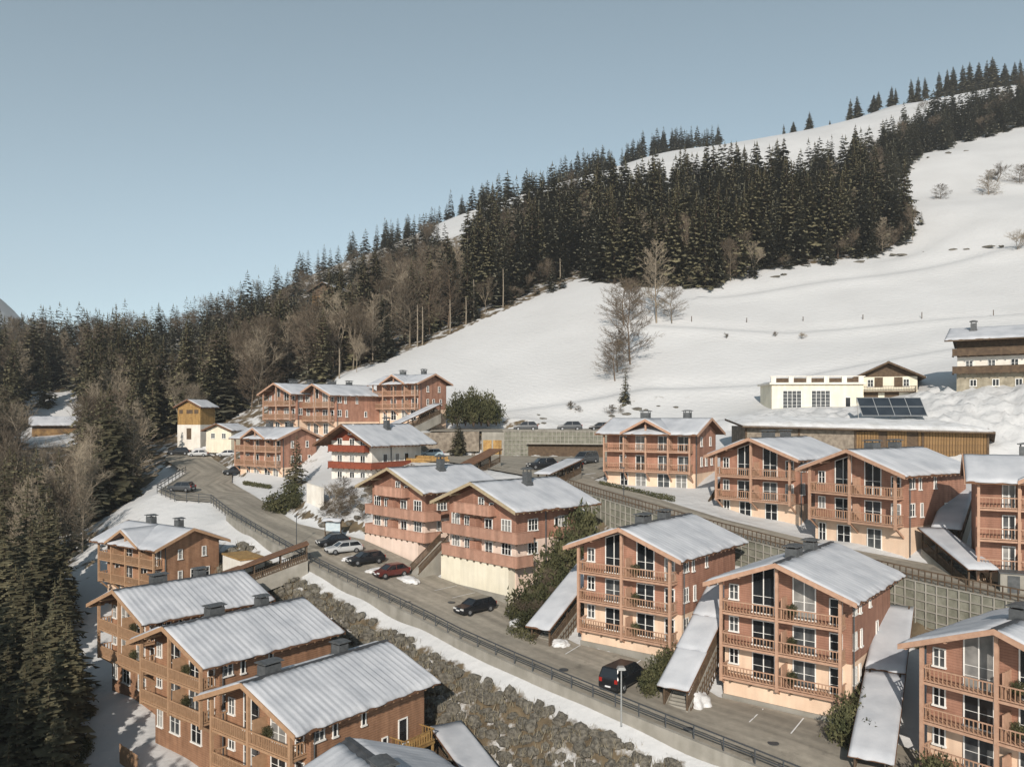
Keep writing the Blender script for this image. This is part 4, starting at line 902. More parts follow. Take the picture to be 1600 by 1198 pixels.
# ------------------------------------------------------------------ street furniture
t = thing('street_lamp', 'slim pale street lamp standing at the road railing', 'street lamp', (8.6, 63.9, -23.6+CZ))
MB().tube((0, 0, -.6), (0, 0, 3.9), .075, .05, 8).build('pole', M['lamp'], t)
hd = MB().prism([(-.35, 3.85), (.35, 3.85), (.22, 4.05), (-.22, 4.05)], 'y', -.28, .28).build('lamp_head', M['lamp'], t)
MB().box(-.28, .28, -.22, .22, 3.80, 3.849).build('lens', M['lightglass'], hd)
for x, y, lab in ((14.2, 103.2, 'tall dark lamp post at the edge of the upper street'), (-28.4, 107.0, 'thin dark lamp post beside the notice board bank')):
    t = thing('lamp_post', lab, 'street lamp', (x, y, gz(x, y)+CZ)); MB().tube((0,0,-.5), (0,0,4.2), .06, .045, 6).build('pole', M['iron'], t); MB().box(-.3, .1, -.1, .1, 4.15, 4.3).build('lamp_head', M['iron'], t)
t = thing('notice_board', 'pale blue notice board under a snowy little roof beside the silver car', 'notice board', (-24.6, 111.6, gz(-24.6, 111.6)+CZ), R(-12))
MB().box(-1.1, 1.1, -.05, .05, 1.0, 2.4).build('board', M['signblue'], t)
for u in (-1.15, 1.15): MB().box(u-.07, u+.07, -.08, .08, -.6, 2.5).build('post', M['dark_wood'], t)
rf = MB().prism([(-.6, 2.45), (0, 2.75), (.6, 2.45), (.6, 2.38), (0, 2.66), (-.6, 2.38)], 'x', -1.4, 1.4).build('roof', M['dark_wood'], t)
snow_cover(rf, (-1.4, 0, 2.75), (2.8, 0, 0), (0, -.6, -.3), 0, .12, (.03, .03, 0, .03), 3); snow_cover(rf, (-1.4, 0, 2.75), (2.8, 0, 0), (0, .6, -.3), 0, .12, (.03, .03, 0, .03), 4)

# ------------------------------------------------------------------ cars
CARCOL = {'black': (.012, .013, .015), 'silver': (.42, .43, .43), 'red': (.085, .016, .013), 'grey': (.06, .065, .07), 'blue': (.30, .38, .42), 'white': (.6, .6, .58)}
def car_paint(c):
    k = 'paint_'+c
    if k not in M: M[k] = mat('car_paint_'+c, CARCOL[c], .28, spec=.55); 
    return M[k]
PROF = {'hatch': dict(L=4.2, W=1.76, hood=.95, belt=.98, roof=1.48, st=[(-2.1,.55),(-2.02,.80),(-1.1,.97),(1.75,1.0),(2.05,.88),(2.1,.5)], cab=[(-1.15,.95),(-.35,1.44),(1.25,1.48),(1.95,1.0)]),
 'wagon': dict(L=4.6, W=1.8, st=[(-2.3,.55),(-2.2,.80),(-1.2,.96),(2.0,1.0),(2.27,.9),(2.3,.5)], cab=[(-1.2,.94),(-.4,1.42),(1.7,1.46),(2.2,.98)]),
 'suv': dict(L=4.6, W=1.9, st=[(-2.3,.6),(-2.22,.95),(-1.2,1.1),(2.05,1.13),(2.27,1.0),(2.3,.55)], cab=[(-1.15,1.08),(-.45,1.66),(1.6,1.70),(2.15,1.1)]),
 'van': dict(L=5.0, W=1.95, st=[(-2.5,.6),(-2.42,1.0),(-1.7,1.2),(2.4,1.25),(2.48,1.1),(2.5,.55)], cab=[(-1.75,1.18),(-.75,1.93),(2.15,1.97),(2.44,1.2)])}
def car_mesh(kind, c):
    k = ('car', kind, c)
    if k in _cache: return _cache[k]
    p = PROF[kind]; hw = p['W']/2; pm = car_paint(c); zb = .28
    def loft(rows, m, name):                       # rows: (y, [(x,z)...half ring from bottom to top]) mirrored
        mb = MB(); n = len(rows[0][1])*2
        for y, half in rows:
            mb.v += [(x, y, z) for x, z in half]+[(-x, y, z) for x, z in reversed(half)]
        for r_ in range(len(rows)-1):
            for i in range(n): a = r_*n+i; b = r_*n+(i+1) % n; mb.f.append((a, b, b+n, a+n))
        mb.f.append(tuple(range(n))); mb.f.append(tuple(range(len(rows)*n-1, (len(rows)-1)*n-1, -1)))
        return mb.mesh(name, m, False)
    rows = []
    st = p['st']; y0, y1 = st[0][0], st[-1][0]
    for i, (y, zt) in enumerate(st):
        e = hw*(.86 if i in (0, len(st)-1) else .95 if i in (1, len(st)-2) else 1.0)
        rows.append((y, [(e*.90, zb), (e, zb+.18), (e, zt*.72), (e*.965, zt-.06), (e*.82, zt)]))
    body = loft(rows, pm, 'body')
    cab = p['cab']; crow = [(y, z) for y, z in cab]; zbelt = cab[0][1]-.03
    gl = MB(); f0, f1, r0, r1 = cab
    def ring(y, z, s): return [(hw*s, y, z), (-hw*s, y, z)]
    # greenhouse as a tapered box: belt ring and roof ring
    B = [(-hw*.93, f0[0], zbelt), (hw*.93, f0[0], zbelt), (hw*.93, r1[0], zbelt), (-hw*.93, r1[0], zbelt)]
    T = [(-hw*.74, f1[0], f1[1]), (hw*.74, f1[0], f1[1]), (hw*.74, r0[0], r0[1]), (-hw*.74, r0[0], r0[1])]
    gl.v = B+T; gl.f = [(0,1,5,4),(1,2,6,5),(2,3,7,6),(3,0,4,7),(4,5,6,7),(3,2,1,0)]
    glass = gl.mesh('windows', M['carglass'])
    rf = MB(); a = .0; 
    top = [(x*1.02, y+(.0), z) for x, y, z in T]
    rf.v = [(x, y-.06 if i < 2 else y+.1, z-.03) for i, (x, y, z) in enumerate(top)]+[(x*.93, y+.06 if i < 2 else y-.04, z+.05) for i, (x, y, z) in enumerate(top)]
    rf.f = [(0,1,5,4),(1,2,6,5),(2,3,7,6),(3,0,4,7),(4,5,6,7),(3,2,1,0)]
    for i in range(4): rf.beam(B[i], T[i], .07, .07)
    ym = (f1[0]*.4+r0[0]*.6)-.35
    for sx in (-1, 1): rf.beam((sx*hw*.94, ym, zbelt), (sx*hw*.75, ym, f1[1]), .08, .06)
    roof = rf.mesh('roof', pm)
    wb = MB(); wr = .33 if kind in ('hatch', 'wagon') else .36
    wb.tube((0, 0, 0), (.22, 0, 0), wr, wr, 14); tyre = wb.mesh('wheel', M['tyre']); rm = MB().tube((.19, 0, 0), (.235, 0, 0), wr*.62, wr*.55, 10).mesh('rim', M['rim'])
    lm = MB().box(-.22, .22, -.05, .05, -.07, .08).mesh('headlight', M['lightglass']); tm_ = MB().box(-.14, .14, -.05, .05, -.16, .16).mesh('tail_light', M['taillight']); pmx = MB().box(-.26, .26, -.02, .02, -.06, .06).mesh('number_plate', M['plate'])
    mir = MB().box(-.1, .1, -.06, .06, -.06, .07).mesh('mirror', pm)
    bump = MB().box(-hw*.86, hw*.86, -.05, .06, -.13, .10).mesh('bumper', M['tyre'])
    _cache[k] = (body, glass, roof, tyre, rm, lm, tm_, pmx, mir, bump, p, wr); return _cache[k]
def car(label, kind, c, x, y, heading, z=None, group='parked cars'):
    """heading: direction the nose points, degrees from +X"""
    body, glass, roof, tyre, rm, lm, tl, pl, mir, bump, p, wr = car_mesh(kind, c); hw = p['W']/2; L2 = p['L']/2
    if z is None:
        D, Z = road_near([x], [y]); z = float(Z[0]) if D[0] < 1.5 else gz(x, y)
    t = thing('parked_'+('van' if kind == 'van' else 'car'), label, 'van' if kind == 'van' else 'car', (x, y, z+CZ+.01), R(heading)+R(90), group)   # local -y is the nose
    link('body', body, t); link('windows', glass, t); link('roof', roof, t)
    for sy in (-L2*.62, L2*.60):
        for sx in (-1, 1):
            wv = link('wheel', tyre, t, (sx*(hw-.2), sy, wr), 0 if sx > 0 else R(180)); link('rim', rm, wv)
    zt = p['st'][1][1]
    for sx in (-1, 1):
        link('headlight', lm, t, (sx*hw*.66, -L2+.03, zt-.12)); link('tail_light', tl, t, (sx*hw*.76, L2-.03, zt+.02)); link('mirror', mir, t, (sx*(hw+.06), p['cab'][0][0]+.35, p['cab'][0][1]+.02))
    for sy in (-1, 1): link('number_plate', pl, t, (0, sy*(L2+.05), .55)); link('bumper', bump, t, (0, sy*(L2-.02), .45), 0 if sy < 0 else R(180))
    return t
car('black van backed by the peach garage wall near the street lamp', 'van', 'black', 9.5, 69.3, 52)
car('black estate car alone in front of the cream garage wall', 'wagon', 'black', -3.9, 86.0, 222)
car('dark red car, nearest of the row beside the open stair', 'hatch', 'red', -14.3, 96.2, 218)
car('black car between the dark red and the silver car', 'wagon', 'black', -18.0, 99.8, 214)
car('silver car in the row, nearest to the notice board', 'wagon', 'silver', -21.6, 104.2, 212)
car('black car half hidden behind the silver car', 'hatch', 'black', -23.6, 107.0, 212)
car('dark estate car parked alone on the bulge of the bend', 'suv', 'grey', -58.4, 143.5, 170)
car('dark car parked at the hedge of the chalet at the bend', 'suv', 'black', -55.6, 163.0, 200)
car('black car at the head of the road below the tower hut', 'suv', 'black', -75.6, 184.0, 200)
car('silver car at the head of the road below the tower hut', 'hatch', 'silver', -70.8, 183.2, 190)
car('grey car beside the small pale cottage', 'hatch', 'silver', -63.3, 180.2, 190)
car('dark car on the parking deck, nearest to the golden garage doors', 'suv', 'grey', 2.6, 153.6, 180)
car('dark car in the middle of the parking deck', 'suv', 'grey', 10.8, 152.0, 180)
car('dark car on the parking deck next to the wide cross-gabled chalet', 'hatch', 'black', 16.4, 150.6, 180)
car('pale blue car in the court beside the golden garage doors', 'hatch', 'blue', -14.4, 146.0, 190)
car('black car in the court just above the pink-balconied roof', 'suv', 'black', 4.6, 124.6, 200)
car('black car in the court nearest to the wide cross-gabled chalet', 'suv', 'black', 8.4, 123.2, 210)
car('dark van under the canopy at the end of the garage opening', 'van', 'grey', 12.2, 134.0, 230)

# ------------------------------------------------------------------ vegetation
def gzv(X, Y):
    X = np.asarray(X, float); Y = np.asarray(Y, float); z = ground_z(X, Y)
    u = np.array([mnoise.noise((x*.02, y*.02, 3.1)) for x, y in zip(X, Y)]); D, _ = road_near(X, Y)
    return z+u*1.5*np.clip((Y-165)/60, 0, 1)+np.where(D > 4, u*.25, 0)
def spruce_tris(H, Rad, seed, whorls=26, nb=8, low=.06, droop=.35, tips=3):
    r = np.random.default_rng(seed); T = []
    for wI in range(whorls):
        f = low+(1-low)*(wI/whorls)**.92; z = H*f; rr = Rad*(1-f)**.8*(.72+.5*r.random())+.12
        n = max(4, int(nb*(1-.45*f))); a0 = r.random()*6.28
        for b in range(n):
            a = a0+6.283*b/n+r.normal(0, .22); L = rr*(.7+.5*r.random()); zz = z+r.normal(0, .012*H)
            d = np.array((math.cos(a), math.sin(a), 0)); s = np.array((-d[1], d[0], 0)); dr = droop*(1-.6*f)+.12*r.random(); wd = .27*L+.20
            o = np.array((0, 0, zz)); m = o+d*L*.55+np.array((0, 0, -dr*L*.30)); e = o+d*L+np.array((0, 0, -dr*L*.75+.06*L))
            T += [(o, m+s*wd, m-s*wd), (m+s*wd, e, m-s*wd)]
            for k in range(tips):
                q = o+(e-o)*(.35+.6*r.random()); side = s*(1 if k % 2 else -1)*(.25+.35*r.random())*L*.55
                T.append((q, q+side+np.array((0, 0, -.10*L-.1*r.random()))+d*.15*L, q+np.array((0, 0, -.16*L-.22))+d*.1*L))
    top = np.array((0, 0, H*1.02)); T.append((top, np.array((.16, 0, H*.93)), np.array((-.16, .05, H*.93)))); T.append((top, np.array((0, .16, H*.93)), np.array((0, -.16, H*.93))))
    return np.array(T)
def trunk_mesh(name, H, r0, m, bend=0):
    mb = MB(); mb.tube((0, 0, -1.0), (bend*.3, 0, H*.5), r0, r0*.62, 6); mb.tube((bend*.3, 0, H*.5), (bend, 0, H*.96), r0*.62, .03, 6); return mb.mesh(name, M[m])
SPR = [(tri_mesh('crown', spruce_tris(26, R_, 100+i, wh, nb_, lo_), M['spruce']), trunk_mesh('trunk', 26, .32, 'bark')) for i, (R_, wh, nb_, lo_) in enumerate(((4.6, 32, 10, .03), (3.9, 32, 9, .05), (5.2, 30, 11, .03), (3.5, 34, 9, .10), (4.2, 28, 10, .16), (4.9, 32, 10, .04)))]
SPF = [spruce_tris(20, R_, 200+i, 17, 7, .02, .35, 1) for i, R_ in enumerate((4.2, 3.5, 4.8, 3.8))]
def bare_tris(H, seed, spread=.5, dens=1.0, limb=.09):
    """tapered limbs (for the trunk mesh) and a cloud of thin twigs (for the crown)"""
    r = random.Random(seed); L = MB(); T = []
    def grow(p, d, ln, rad, lev):
        q = p+d*ln; L.tube(p, q, rad, rad*.68, 5 if lev < 2 else 3)
        kids = (4 if lev == 0 else 3) if lev < 4 else 0
        if lev >= 1:
            for k in range(int((6 if lev < 3 else 9)*dens)):
                f = r.random(); o = p+(q-p)*f; td = (d+Vector((r.gauss(0, .6), r.gauss(0, .6), r.gauss(.15, .4)))).normalized(); tl = H*(.05+.05*r.random())
                e = o+td*tl; side = td.cross(Vector((r.gauss(0, 1), r.gauss(0, 1), r.gauss(0, 1)))).normalized()*(.016+.009*H/15)
                T.append((o+side, o-side, e)); 
                for _ in range(2):
                    o2 = o+(e-o)*(.3+.5*r.random()); e2 = o2+(td+Vector((r.gauss(0, .7), r.gauss(0, .7), r.gauss(.1, .5)))).normalized()*tl*.6
                    T.append((o2+side*.7, o2-side*.7, e2))
        for k in range(kids):
            nd = (d+Vector((r.gauss(0, spread), r.gauss(0, spread), r.uniform(-.05, .35)))).normalized(); st = p+(q-p)*(.55+.45*(k+1)/kids)
            grow(st, nd, ln*(.62+.2*r.random()), rad*(.55+.12*r.random()), lev+1)
    grow(Vector((0, 0, -.5)), Vector((r.gauss(0, .05), r.gauss(0, .05), 1)).normalized(), H*.33, H*.0085+.04, 0)
    return L, np.array([[tuple(v) for v in t] for t in T])
def bare_leader(H, seed, wide=.28, dens=1.0):
    r = random.Random(seed); L = MB(); T = []; top = Vector((r.gauss(0, .4), r.gauss(0, .4), H)); p0 = Vector((0, 0, -.5)); m = p0.lerp(top, .5)+Vector((r.gauss(0, .3), r.gauss(0, .3), 0))
    L.tube(p0, m, H*.0095+.05, H*.0055+.03, 6); L.tube(m, top, H*.0055+.03, .02, 5)
    def twig(o, d, ln, wd, lev):
        e = o+d*ln; s = d.cross(Vector((r.gauss(0, 1), r.gauss(0, 1), r.gauss(0, 1)))).normalized()*wd; T.append((o+s, o-s, e))
        if lev:
            for k in range(3): twig(o.lerp(e, .25+.7*r.random()), (d+Vector((r.gauss(0, .45), r.gauss(0, .45), r.gauss(.12, .35)))).normalized(), ln*.55, wd*.75, lev-1)
    n = int(64*dens)
    for i in range(n):
        f = .14+.84*i/n; o = p0.lerp(m, f*2) if f < .5 else m.lerp(top, f*2-1); a = r.uniform(0, 6.28); up = .25+.9*f
        prof = math.sin(math.pi*min(1, .18+f*.80))**.7; ln = H*wide*prof*(.75+.5*r.random()); d = Vector((math.cos(a), math.sin(a), up)).normalized(); e = o+d*ln
        L.tube(o, e, .02+H*.0022*(1-f*.6), .012, 3)
        for k in range(9): twig(o.lerp(e, .15+.85*r.random()), (d+Vector((r.gauss(0, .5), r.gauss(0, .5), r.gauss(.1, .35)))).normalized(), ln*.34, .017+.0016*H, 2)
    return L, np.array([[tuple(v) for v in t] for t in T])
BARE = []
for i, (H_, sp, tm_, bk) in enumerate(((18, .42, 'twigs', 'twig'), (18, .34, 'twigs', 'twig2'), (18, .5, 'twigs_grey', 'bark_pale'), (18, .28, 'twigs', 'bark_pale'), (18, .6, 'twigs', 'twig'))):
    L_, T_ = bare_tris(H_, 50+i, sp, 1.1); BARE.append((tri_mesh('crown', T_, M[tm_]), L_.mesh('trunk', M[bk]), T_, L_))
for i, (wd_, tm_, bk) in enumerate(((.30, 'twigs', 'twig2'), (.22, 'twigs_grey', 'bark_pale'), (.36, 'twigs', 'twig'))):
    L_, T_ = bare_leader(16, 80+i, wd_); BARE.append((tri_mesh('crown', T_, M[tm_]), L_.mesh('trunk', M[bk]), T_, L_))
BARE = BARE[1:4]+BARE[5:]
def place_tree(name, label, group, crown, trunk, x, y, z, s, rz, cat='tree', sx=1.0):
    t = thing(name, label, cat, (x, y, z+CZ), rz, group); t.scale = (s*sx, s*sx, s); t.rotation_euler = (rt.gauss(0, .022), rt.gauss(0, .022), rz)
    link('trunk', trunk, t); link('crown', crown, t); return t
def mass(name, label, items, m):
    """far or hidden remainder of a wood: one object; items = (tris, x, y, z, s, rz, sx)"""
    out = []
    for T, x, y, z, s, rz, sx in items:
        c, q = math.cos(rz), math.sin(rz); V = T.copy(); X = V[...,0]*s*sx; Y = V[...,1]*s*sx
        V[...,2] = V[...,2]*s+z+CZ; V[...,0] = X*c-Y*q+x; V[...,1] = X*q+Y*c+y; out.append(V)
    tag(link(name, tri_mesh(name, np.concatenate(out), M[m])), label, 'wood', kind='stuff')
def px(x, y, z): return 800+1268.65*x/y, 652.75-1268.65*z/y
def scatter(poly, sp, seed, jit=.42):
    P = np.array(poly, float); r = np.random.default_rng(seed); x0, y0 = P.min(0); x1, y1 = P.max(0); out = []
    gx, gy = np.meshgrid(np.arange(x0, x1, sp), np.arange(y0, y1, sp)); gx = gx+r.normal(0, jit*sp*.6, gx.shape); gy = gy+r.normal(0, jit*sp*.6, gy.shape)
    X, Y = gx.ravel(), gy.ravel(); ins = np.zeros(len(X), bool); n = len(P); j = n-1
    for i in range(n):
        c = ((P[i,1] > Y) != (P[j,1] > Y)) & (X < (P[j,0]-P[i,0])*(Y-P[i,1])/(P[j,1]-P[i,1]+1e-9)+P[i,0]); ins ^= c; j = i
    return np.stack([X[ins], Y[ins]], 1)
rt = random.Random(11)
trees = []                                   # (kind, x, y, height, region)
def add(poly, sp, seed, p_bare, h0, h1, reg, hb=(12, 19)):
    for x, y in scatter(poly, sp, seed):
        if reg in ('block', 'slope') and mnoise.noise((x*.06, y*.06, 8.8)) > .30 and rt.random() < .75: continue
        a = rt.random() < p_bare
        trees.append(('bare' if a else 'spruce', x, y, rt.uniform(*hb) if a else (h0+(h1-h0)*rt.random())*(1+.28*mnoise.noise((x*.05, y*.05, 2.2)))*(rt.choice((.5, .65, .8)) if rt.random() < .22 else 1), reg))
add([(28, 272), (33, 259), (65, 254), (82, 264), (102, 269), (112, 300), (128, 385), (112, 395), (40, 405), (34, 340)], 5.6, 1, .06, 21, 32, 'block', (14, 22))
add([(104, 269), (136, 279), (152, 305), (164, 365), (126, 370), (112, 300)], 6.2, 2, .06, 20, 32, 'block', (14, 22))
add([(-8, 256), (8, 269), (29, 275), (36, 340), (40, 405), (-20, 390), (-20, 320)], 5.6, 3, .12, 19, 30, 'block', (14, 22))
add([(-29, 233), (-10, 254), (-22, 320), (-60, 290)], 5.2, 4, .34, 18, 27, 'slope', (14, 21))
add([(-45, 208), (-30, 232), (-60, 290), (-110, 265), (-75, 205)], 5.2, 5, .42, 18, 26, 'slope', (14, 21))
add([(-112, 265), (-75, 206), (-84, 196), (-120, 205), (-165, 240), (-170, 300)], 5.4, 6, .26, 18, 26, 'left', (13, 19))
add([(-165, 240), (-150, 190), (-330, 240), (-330, 330), (-170, 300)], 6.4, 7, .2, 12, 21, 'left', (12, 18))
add([(-170, 300), (-60, 290), (-20, 320), (-40, 420), (-180, 400), (-330, 400), (-330, 330)], 6.8, 8, .18, 11, 20, 'far', (11, 17))
add([(-88, 196), (-80, 176), (-70, 150), (-66, 110), (-70, 88), (-110, 105), (-150, 190), (-120, 205)], 4.8, 9, .42, 14, 22, 'ravine', (12, 18))
add([(-68, 106), (-63, 94), (-56, 76), (-75, 70), (-100, 100)], 4.4, 10, .4, 10, 17, 'ravine', (9, 14))
add([(170, 352), (205, 408), (275, 436), (350, 455), (370, 520), (255, 500), (175, 430)], 7.0, 12, .06, 14, 23, 'shoulder')
add([(150, 350), (170, 350), (190, 420), (150, 430)], 8.5, 13, .05, 14, 22, 'shoulder')
for x0, y0, n, h in ((-108, 452, 6, 15), (-90, 505, 14, 17), (-70, 530, 12, 16), (-50, 555, 12, 14), (-25, 568, 16, 19), (5, 585, 20, 19), (35, 598, 20, 20), (62, 606, 18, 20), (85, 612, 18, 18), (108, 618, 20, 18), (128, 615, 18, 16), (140, 608, 10, 14)):
    for k in range(n): trees.append(('spruce', x0+rt.gauss(0, 11), y0+rt.gauss(0, 9), h*rt.uniform(.7, 1.2), 'ridge'))
for X_, Y_, hh in ((1225,206,12),(1240,205,13),(1265,198,17),(1297,189,6),(1328,184,17),(1340,181,17),(1365,178,13),(1372,177,14),(1392,172,15),(1400,171,13),(1425,166,18),(1434,166,19),(1446,164,18),(1468,162,20),(1480,160,21),(1490,158,22),(1505,157,22),(1515,155,23),(1528,152,22),(1540,150,22),(1552,150,24),(1570,150,18),(1585,150,18),(1595,146,20)):
    d = 615.0; trees.append(('spruce', (X_-800)/1268.65*d, d, hh*1.0, 'crest'))
EDGE = [(-43.6,205),(-29,230),(-11.8,250),(6.3,265),(27.7,270),(32,256),(65,252),(82,262),(102,267),(134,277),(150,300)]
for (xa, ya), (xb, yb) in zip(EDGE[:-1], EDGE[1:]):
    for k in range(int(math.hypot(xb-xa, yb-ya)/4)):
        f = rt.random(); q = rt.random()
        trees.append(('spruce' if q < .6 else 'bare', xa+(xb-xa)*f+rt.gauss(0, 1.5), ya+(yb-ya)*f+rt.uniform(-1, 4), rt.uniform(4, 13), 'block' if xa > 0 else 'slope'))
# single trees by hand: valley floor at the left edge and the bottom left corner
for x, y, h in ((-57, 96, 15), (-54.5, 90.5, 14), (-59.5, 101, 16), (-62, 107, 17), (-51.5, 84.5, 12), (-49, 79, 10), (-56.5, 92.5, 14), (-60.5, 97, 16), (-58, 105, 15), (-64, 112, 18), (-54, 50, 18), (-57, 58, 19), (-49, 44, 17), (-60, 66, 19), (-46, 36, 16), (-52, 38, 18), (-39.5, 69.5, 12), (-41.5, 75, 12), (-37.5, 66, 11), (-35.5, 62.5, 10), (-42, 71.5, 14), (-40, 66.5, 13), (-44.5, 77, 14), (-38, 62, 12), (-46, 82, 14), (-47.5, 85.5, 14), (-43.5, 80.5, 10), (-36.5, 58.5, 11), (-41.5, 63.5, 9), (-44.5, 70, 10), (-38.5, 57.5, 7.5), (-48, 76, 11), (-52, 82, 12), (-35.5, 53, 6.5), (-57, 88, 13), (-47, 52, 15), (-50.5, 58, 16), (-44, 45, 14), (-53, 66, 17), (-40, 40, 13)):
    trees.append(('spruce', x, y, h, 'corner'))
for x, y, top in [(-57, 60, -9), (-53.5, 57, -9), (-50, 54, -10), (-47, 51, -10), (-44, 49, -11), (-41, 46.5, -12), (-38, 44, -13), (-35, 42, -13.5), (-32, 40.5, -14.5), (-29, 39, -16), (-26.5, 37, -17), (-55, 64, -8.5), (-60, 66, -7), (-62, 72, -6), (-42, 43, -12), (-37, 39, -13), (-48, 47, -10.5), (-51.5, 56, -9.5), (-48.5, 53, -10), (-45.5, 50, -10.5), (-42.5, 47.5, -11.5), (-39.5, 45, -12.5), (-36.5, 43, -13), (-33.5, 41, -14), (-30.5, 39.5, -15.5), (-55.5, 58.5, -9), (-58.5, 63, -8)]:
    trees.append(('spruce', x, y, top-float(gzv([x], [y])[0]), 'corner'))
TX = np.array([t[1] for t in trees]); TY = np.array([t[2] for t in trees]); TZ = gzv(TX, TY)
rank = []
for i, (k, x, y, h, reg) in enumerate(trees):
    u, v = px(x, y, TZ[i]+h*.5)
    if 35 < u < 132 and y < 256:
        if y > 208: continue
        h = min(h, -(698-652.75)*y/1268.65-TZ[i]+rt.uniform(-2, 1.5))
        if h < 4: continue
        trees[i] = (k, x, y, h, reg)
    if (u < -60 or u > 1660) and reg != 'corner': continue
    rank.append((h/y, i))
rank.sort(reverse=True)
LAB = {('spruce', 'block'): ('dark spruce in the dense wood above the snow meadow', 'spruces of the wood above the meadow'), ('bare', 'block'): ('leafless tree inside the dense spruce wood above the meadow', 'leafless trees in the spruce wood'),
 ('spruce', 'slope'): ('spruce in the mixed wood left of the snow meadow', 'spruces of the mixed wood'), ('bare', 'slope'): ('leafless pale-trunked tree in the mixed wood by the meadow', 'leafless trees of the mixed wood'),
 ('spruce', 'left'): ('spruce on the wooded slope behind the tower hut', 'spruces behind the tower hut'), ('bare', 'left'): ('leafless brown tree on the wooded slope behind the tower hut', 'leafless trees behind the tower hut'),
 ('spruce', 'ravine'): ('spruce in the shady ravine left of the road', 'spruces in the ravine'), ('bare', 'ravine'): ('leafless tree in the shady ravine left of the road', 'leafless trees in the ravine'),
 ('spruce', 'corner'): ('young spruce in the shade of the bottom left corner', 'young spruces in the bottom left corner'),
 ('spruce', 'shoulder'): ('spruce in the row along the upper edge of the steep snow slope', 'spruces along the upper snow slope'), ('bare', 'shoulder'): ('leafless tree along the upper edge of the steep snow slope', 'leafless trees along the upper snow slope'),
 ('spruce', 'crest'): ('spruce standing on the skyline of the upper snowfield', 'spruces on the skyline'), ('spruce', 'ridge'): ('spruce on the far wooded ridge', 'spruces on the far ridge'), ('bare', 'far'): ('leafless tree on the far slope', 'leafless trees of the far slope'), ('spruce', 'far'): ('spruce on the far slope', 'spruces of the far slope')}
cnt = {'spruce': 0, 'bare': 0}; rest = {'spruce': [], 'bare': []}
must = {'crest', 'corner'}
order = [i for _, i in rank if trees[i][4] in must]+[i for _, i in rank if trees[i][4] not in must]
for i in order:
    k, x, y, h, reg = trees[i]; rz = rt.uniform(0, 6.28); z = float(TZ[i])-.2
    lim = 295 if k == 'spruce' else 230
    if cnt[k] < lim:
        cnt[k] += 1; lab, grp = LAB[(k, reg)]; u_, v_ = px(x, y, z)
        near = y < 275+(20 if x > 100 else 0)
        if reg == 'block': lab = ('dark spruce' if k == 'spruce' else 'leafless tree')+(' at the lower edge' if near else ' farther up')+' of the wood, '+('its left end' if u_ < 960 else 'above the tall pale leafless tree' if u_ < 1130 else 'above the flat white building' if u_ < 1290 else 'its right end by the steep slope')
        elif reg == 'corner' and u_ < -15: lab, grp = 'tall spruce beyond the left edge, seen by its shadow on the snow', 'spruces beyond the left edge'
        elif reg == 'corner': lab = lab+(', nearest the golden chalets' if u_ > 70 else '')
        elif reg == 'slope': lab = lab+(', near the joined chalets' if u_ < 600 else ', near the tallest dead trunk' if u_ > 690 else ', midway')
        elif reg == 'left': lab = lab+(', towards the left edge' if u_ < 180 else ', right of the hut' if u_ > 300 else '')
        elif reg == 'ravine': lab = lab+(', beside the bend' if v_ < 800 and u_ > 110 else ', lower down' if v_ > 900 else ', towards the left edge')
        if k == 'spruce':
            c, tr = SPR[rt.randrange(len(SPR))]; place_tree('spruce_tree', lab, grp, c, tr, x, y, z, h/26, rz, sx=rt.uniform(1.0, 1.45)*(1.2 if reg in ('crest', 'corner', 'shoulder') else 1))
        else:
            c, tr, _, _ = BARE[rt.randrange(len(BARE))]; place_tree('bare_tree', lab, grp, c, tr, x, y, z, h/16, rz, sx=rt.uniform(.75, 1.05))
    elif k == 'spruce': rest[k].append((SPF[rt.randrange(4)], x, y, z, h/20, rz, rt.uniform(1.0, 1.5)))
    else: rest[k].append((BARE[rt.randrange(3)][2][::2], x, y, z, h/16, rz, 1.1))
mass('spruce_wood', 'mass of small dark spruces on the far slopes and ridge', rest['spruce'], 'spruce_far')
if rest['bare']: mass('leafless_wood', 'mass of brown leafless trees on the far slopes', rest['bare'], 'twigs')

for x, y, h, k in ((-140, 243, 17, 0), (-121, 239, 14, 2), (-146, 236, 15, 1), (-117, 232, 9, 3), (-128, 247, 12, 5), (-150, 246, 19, 2)):
    c, tr = SPR[k]; place_tree('spruce_tree', 'spruce standing in the snowy clearing at the left edge', 'spruces of the left clearing', c, tr, x, y, float(gzv([x], [y])[0])-.2, h/26, x, sx=1.25)
# single leafless trees on the meadow
for x, y, h, s_, v, lab in ((28.4, 195, 19, .92, 5, 'large leafless tree alone on the snow meadow'), (39.7, 223, 22, .9, 4, 'tall pale leafless tree at the meadow edge in front of the spruces'),
 (23.6, 186, 9, 1.4, 5, 'small leafless tree below the large one on the meadow'), (24.8, 191, 9.5, 1.3, 3, 'short leafless tree touching the large one on the meadow'), (30.5, 221, 13, 1.4, 5, 'rounded leafless tree just above the large one on the meadow'),
 (43.5, 221, 10, 1.2, 3, 'small leafless tree right of the tall pale one')):
    c, tr, _, _ = BARE[v]; place_tree('bare_tree', lab, 'leafless trees on the meadow', c, tr, x, y, float(gzv([x], [y])[0]), h/16, v*1.3+.4, sx=s_)
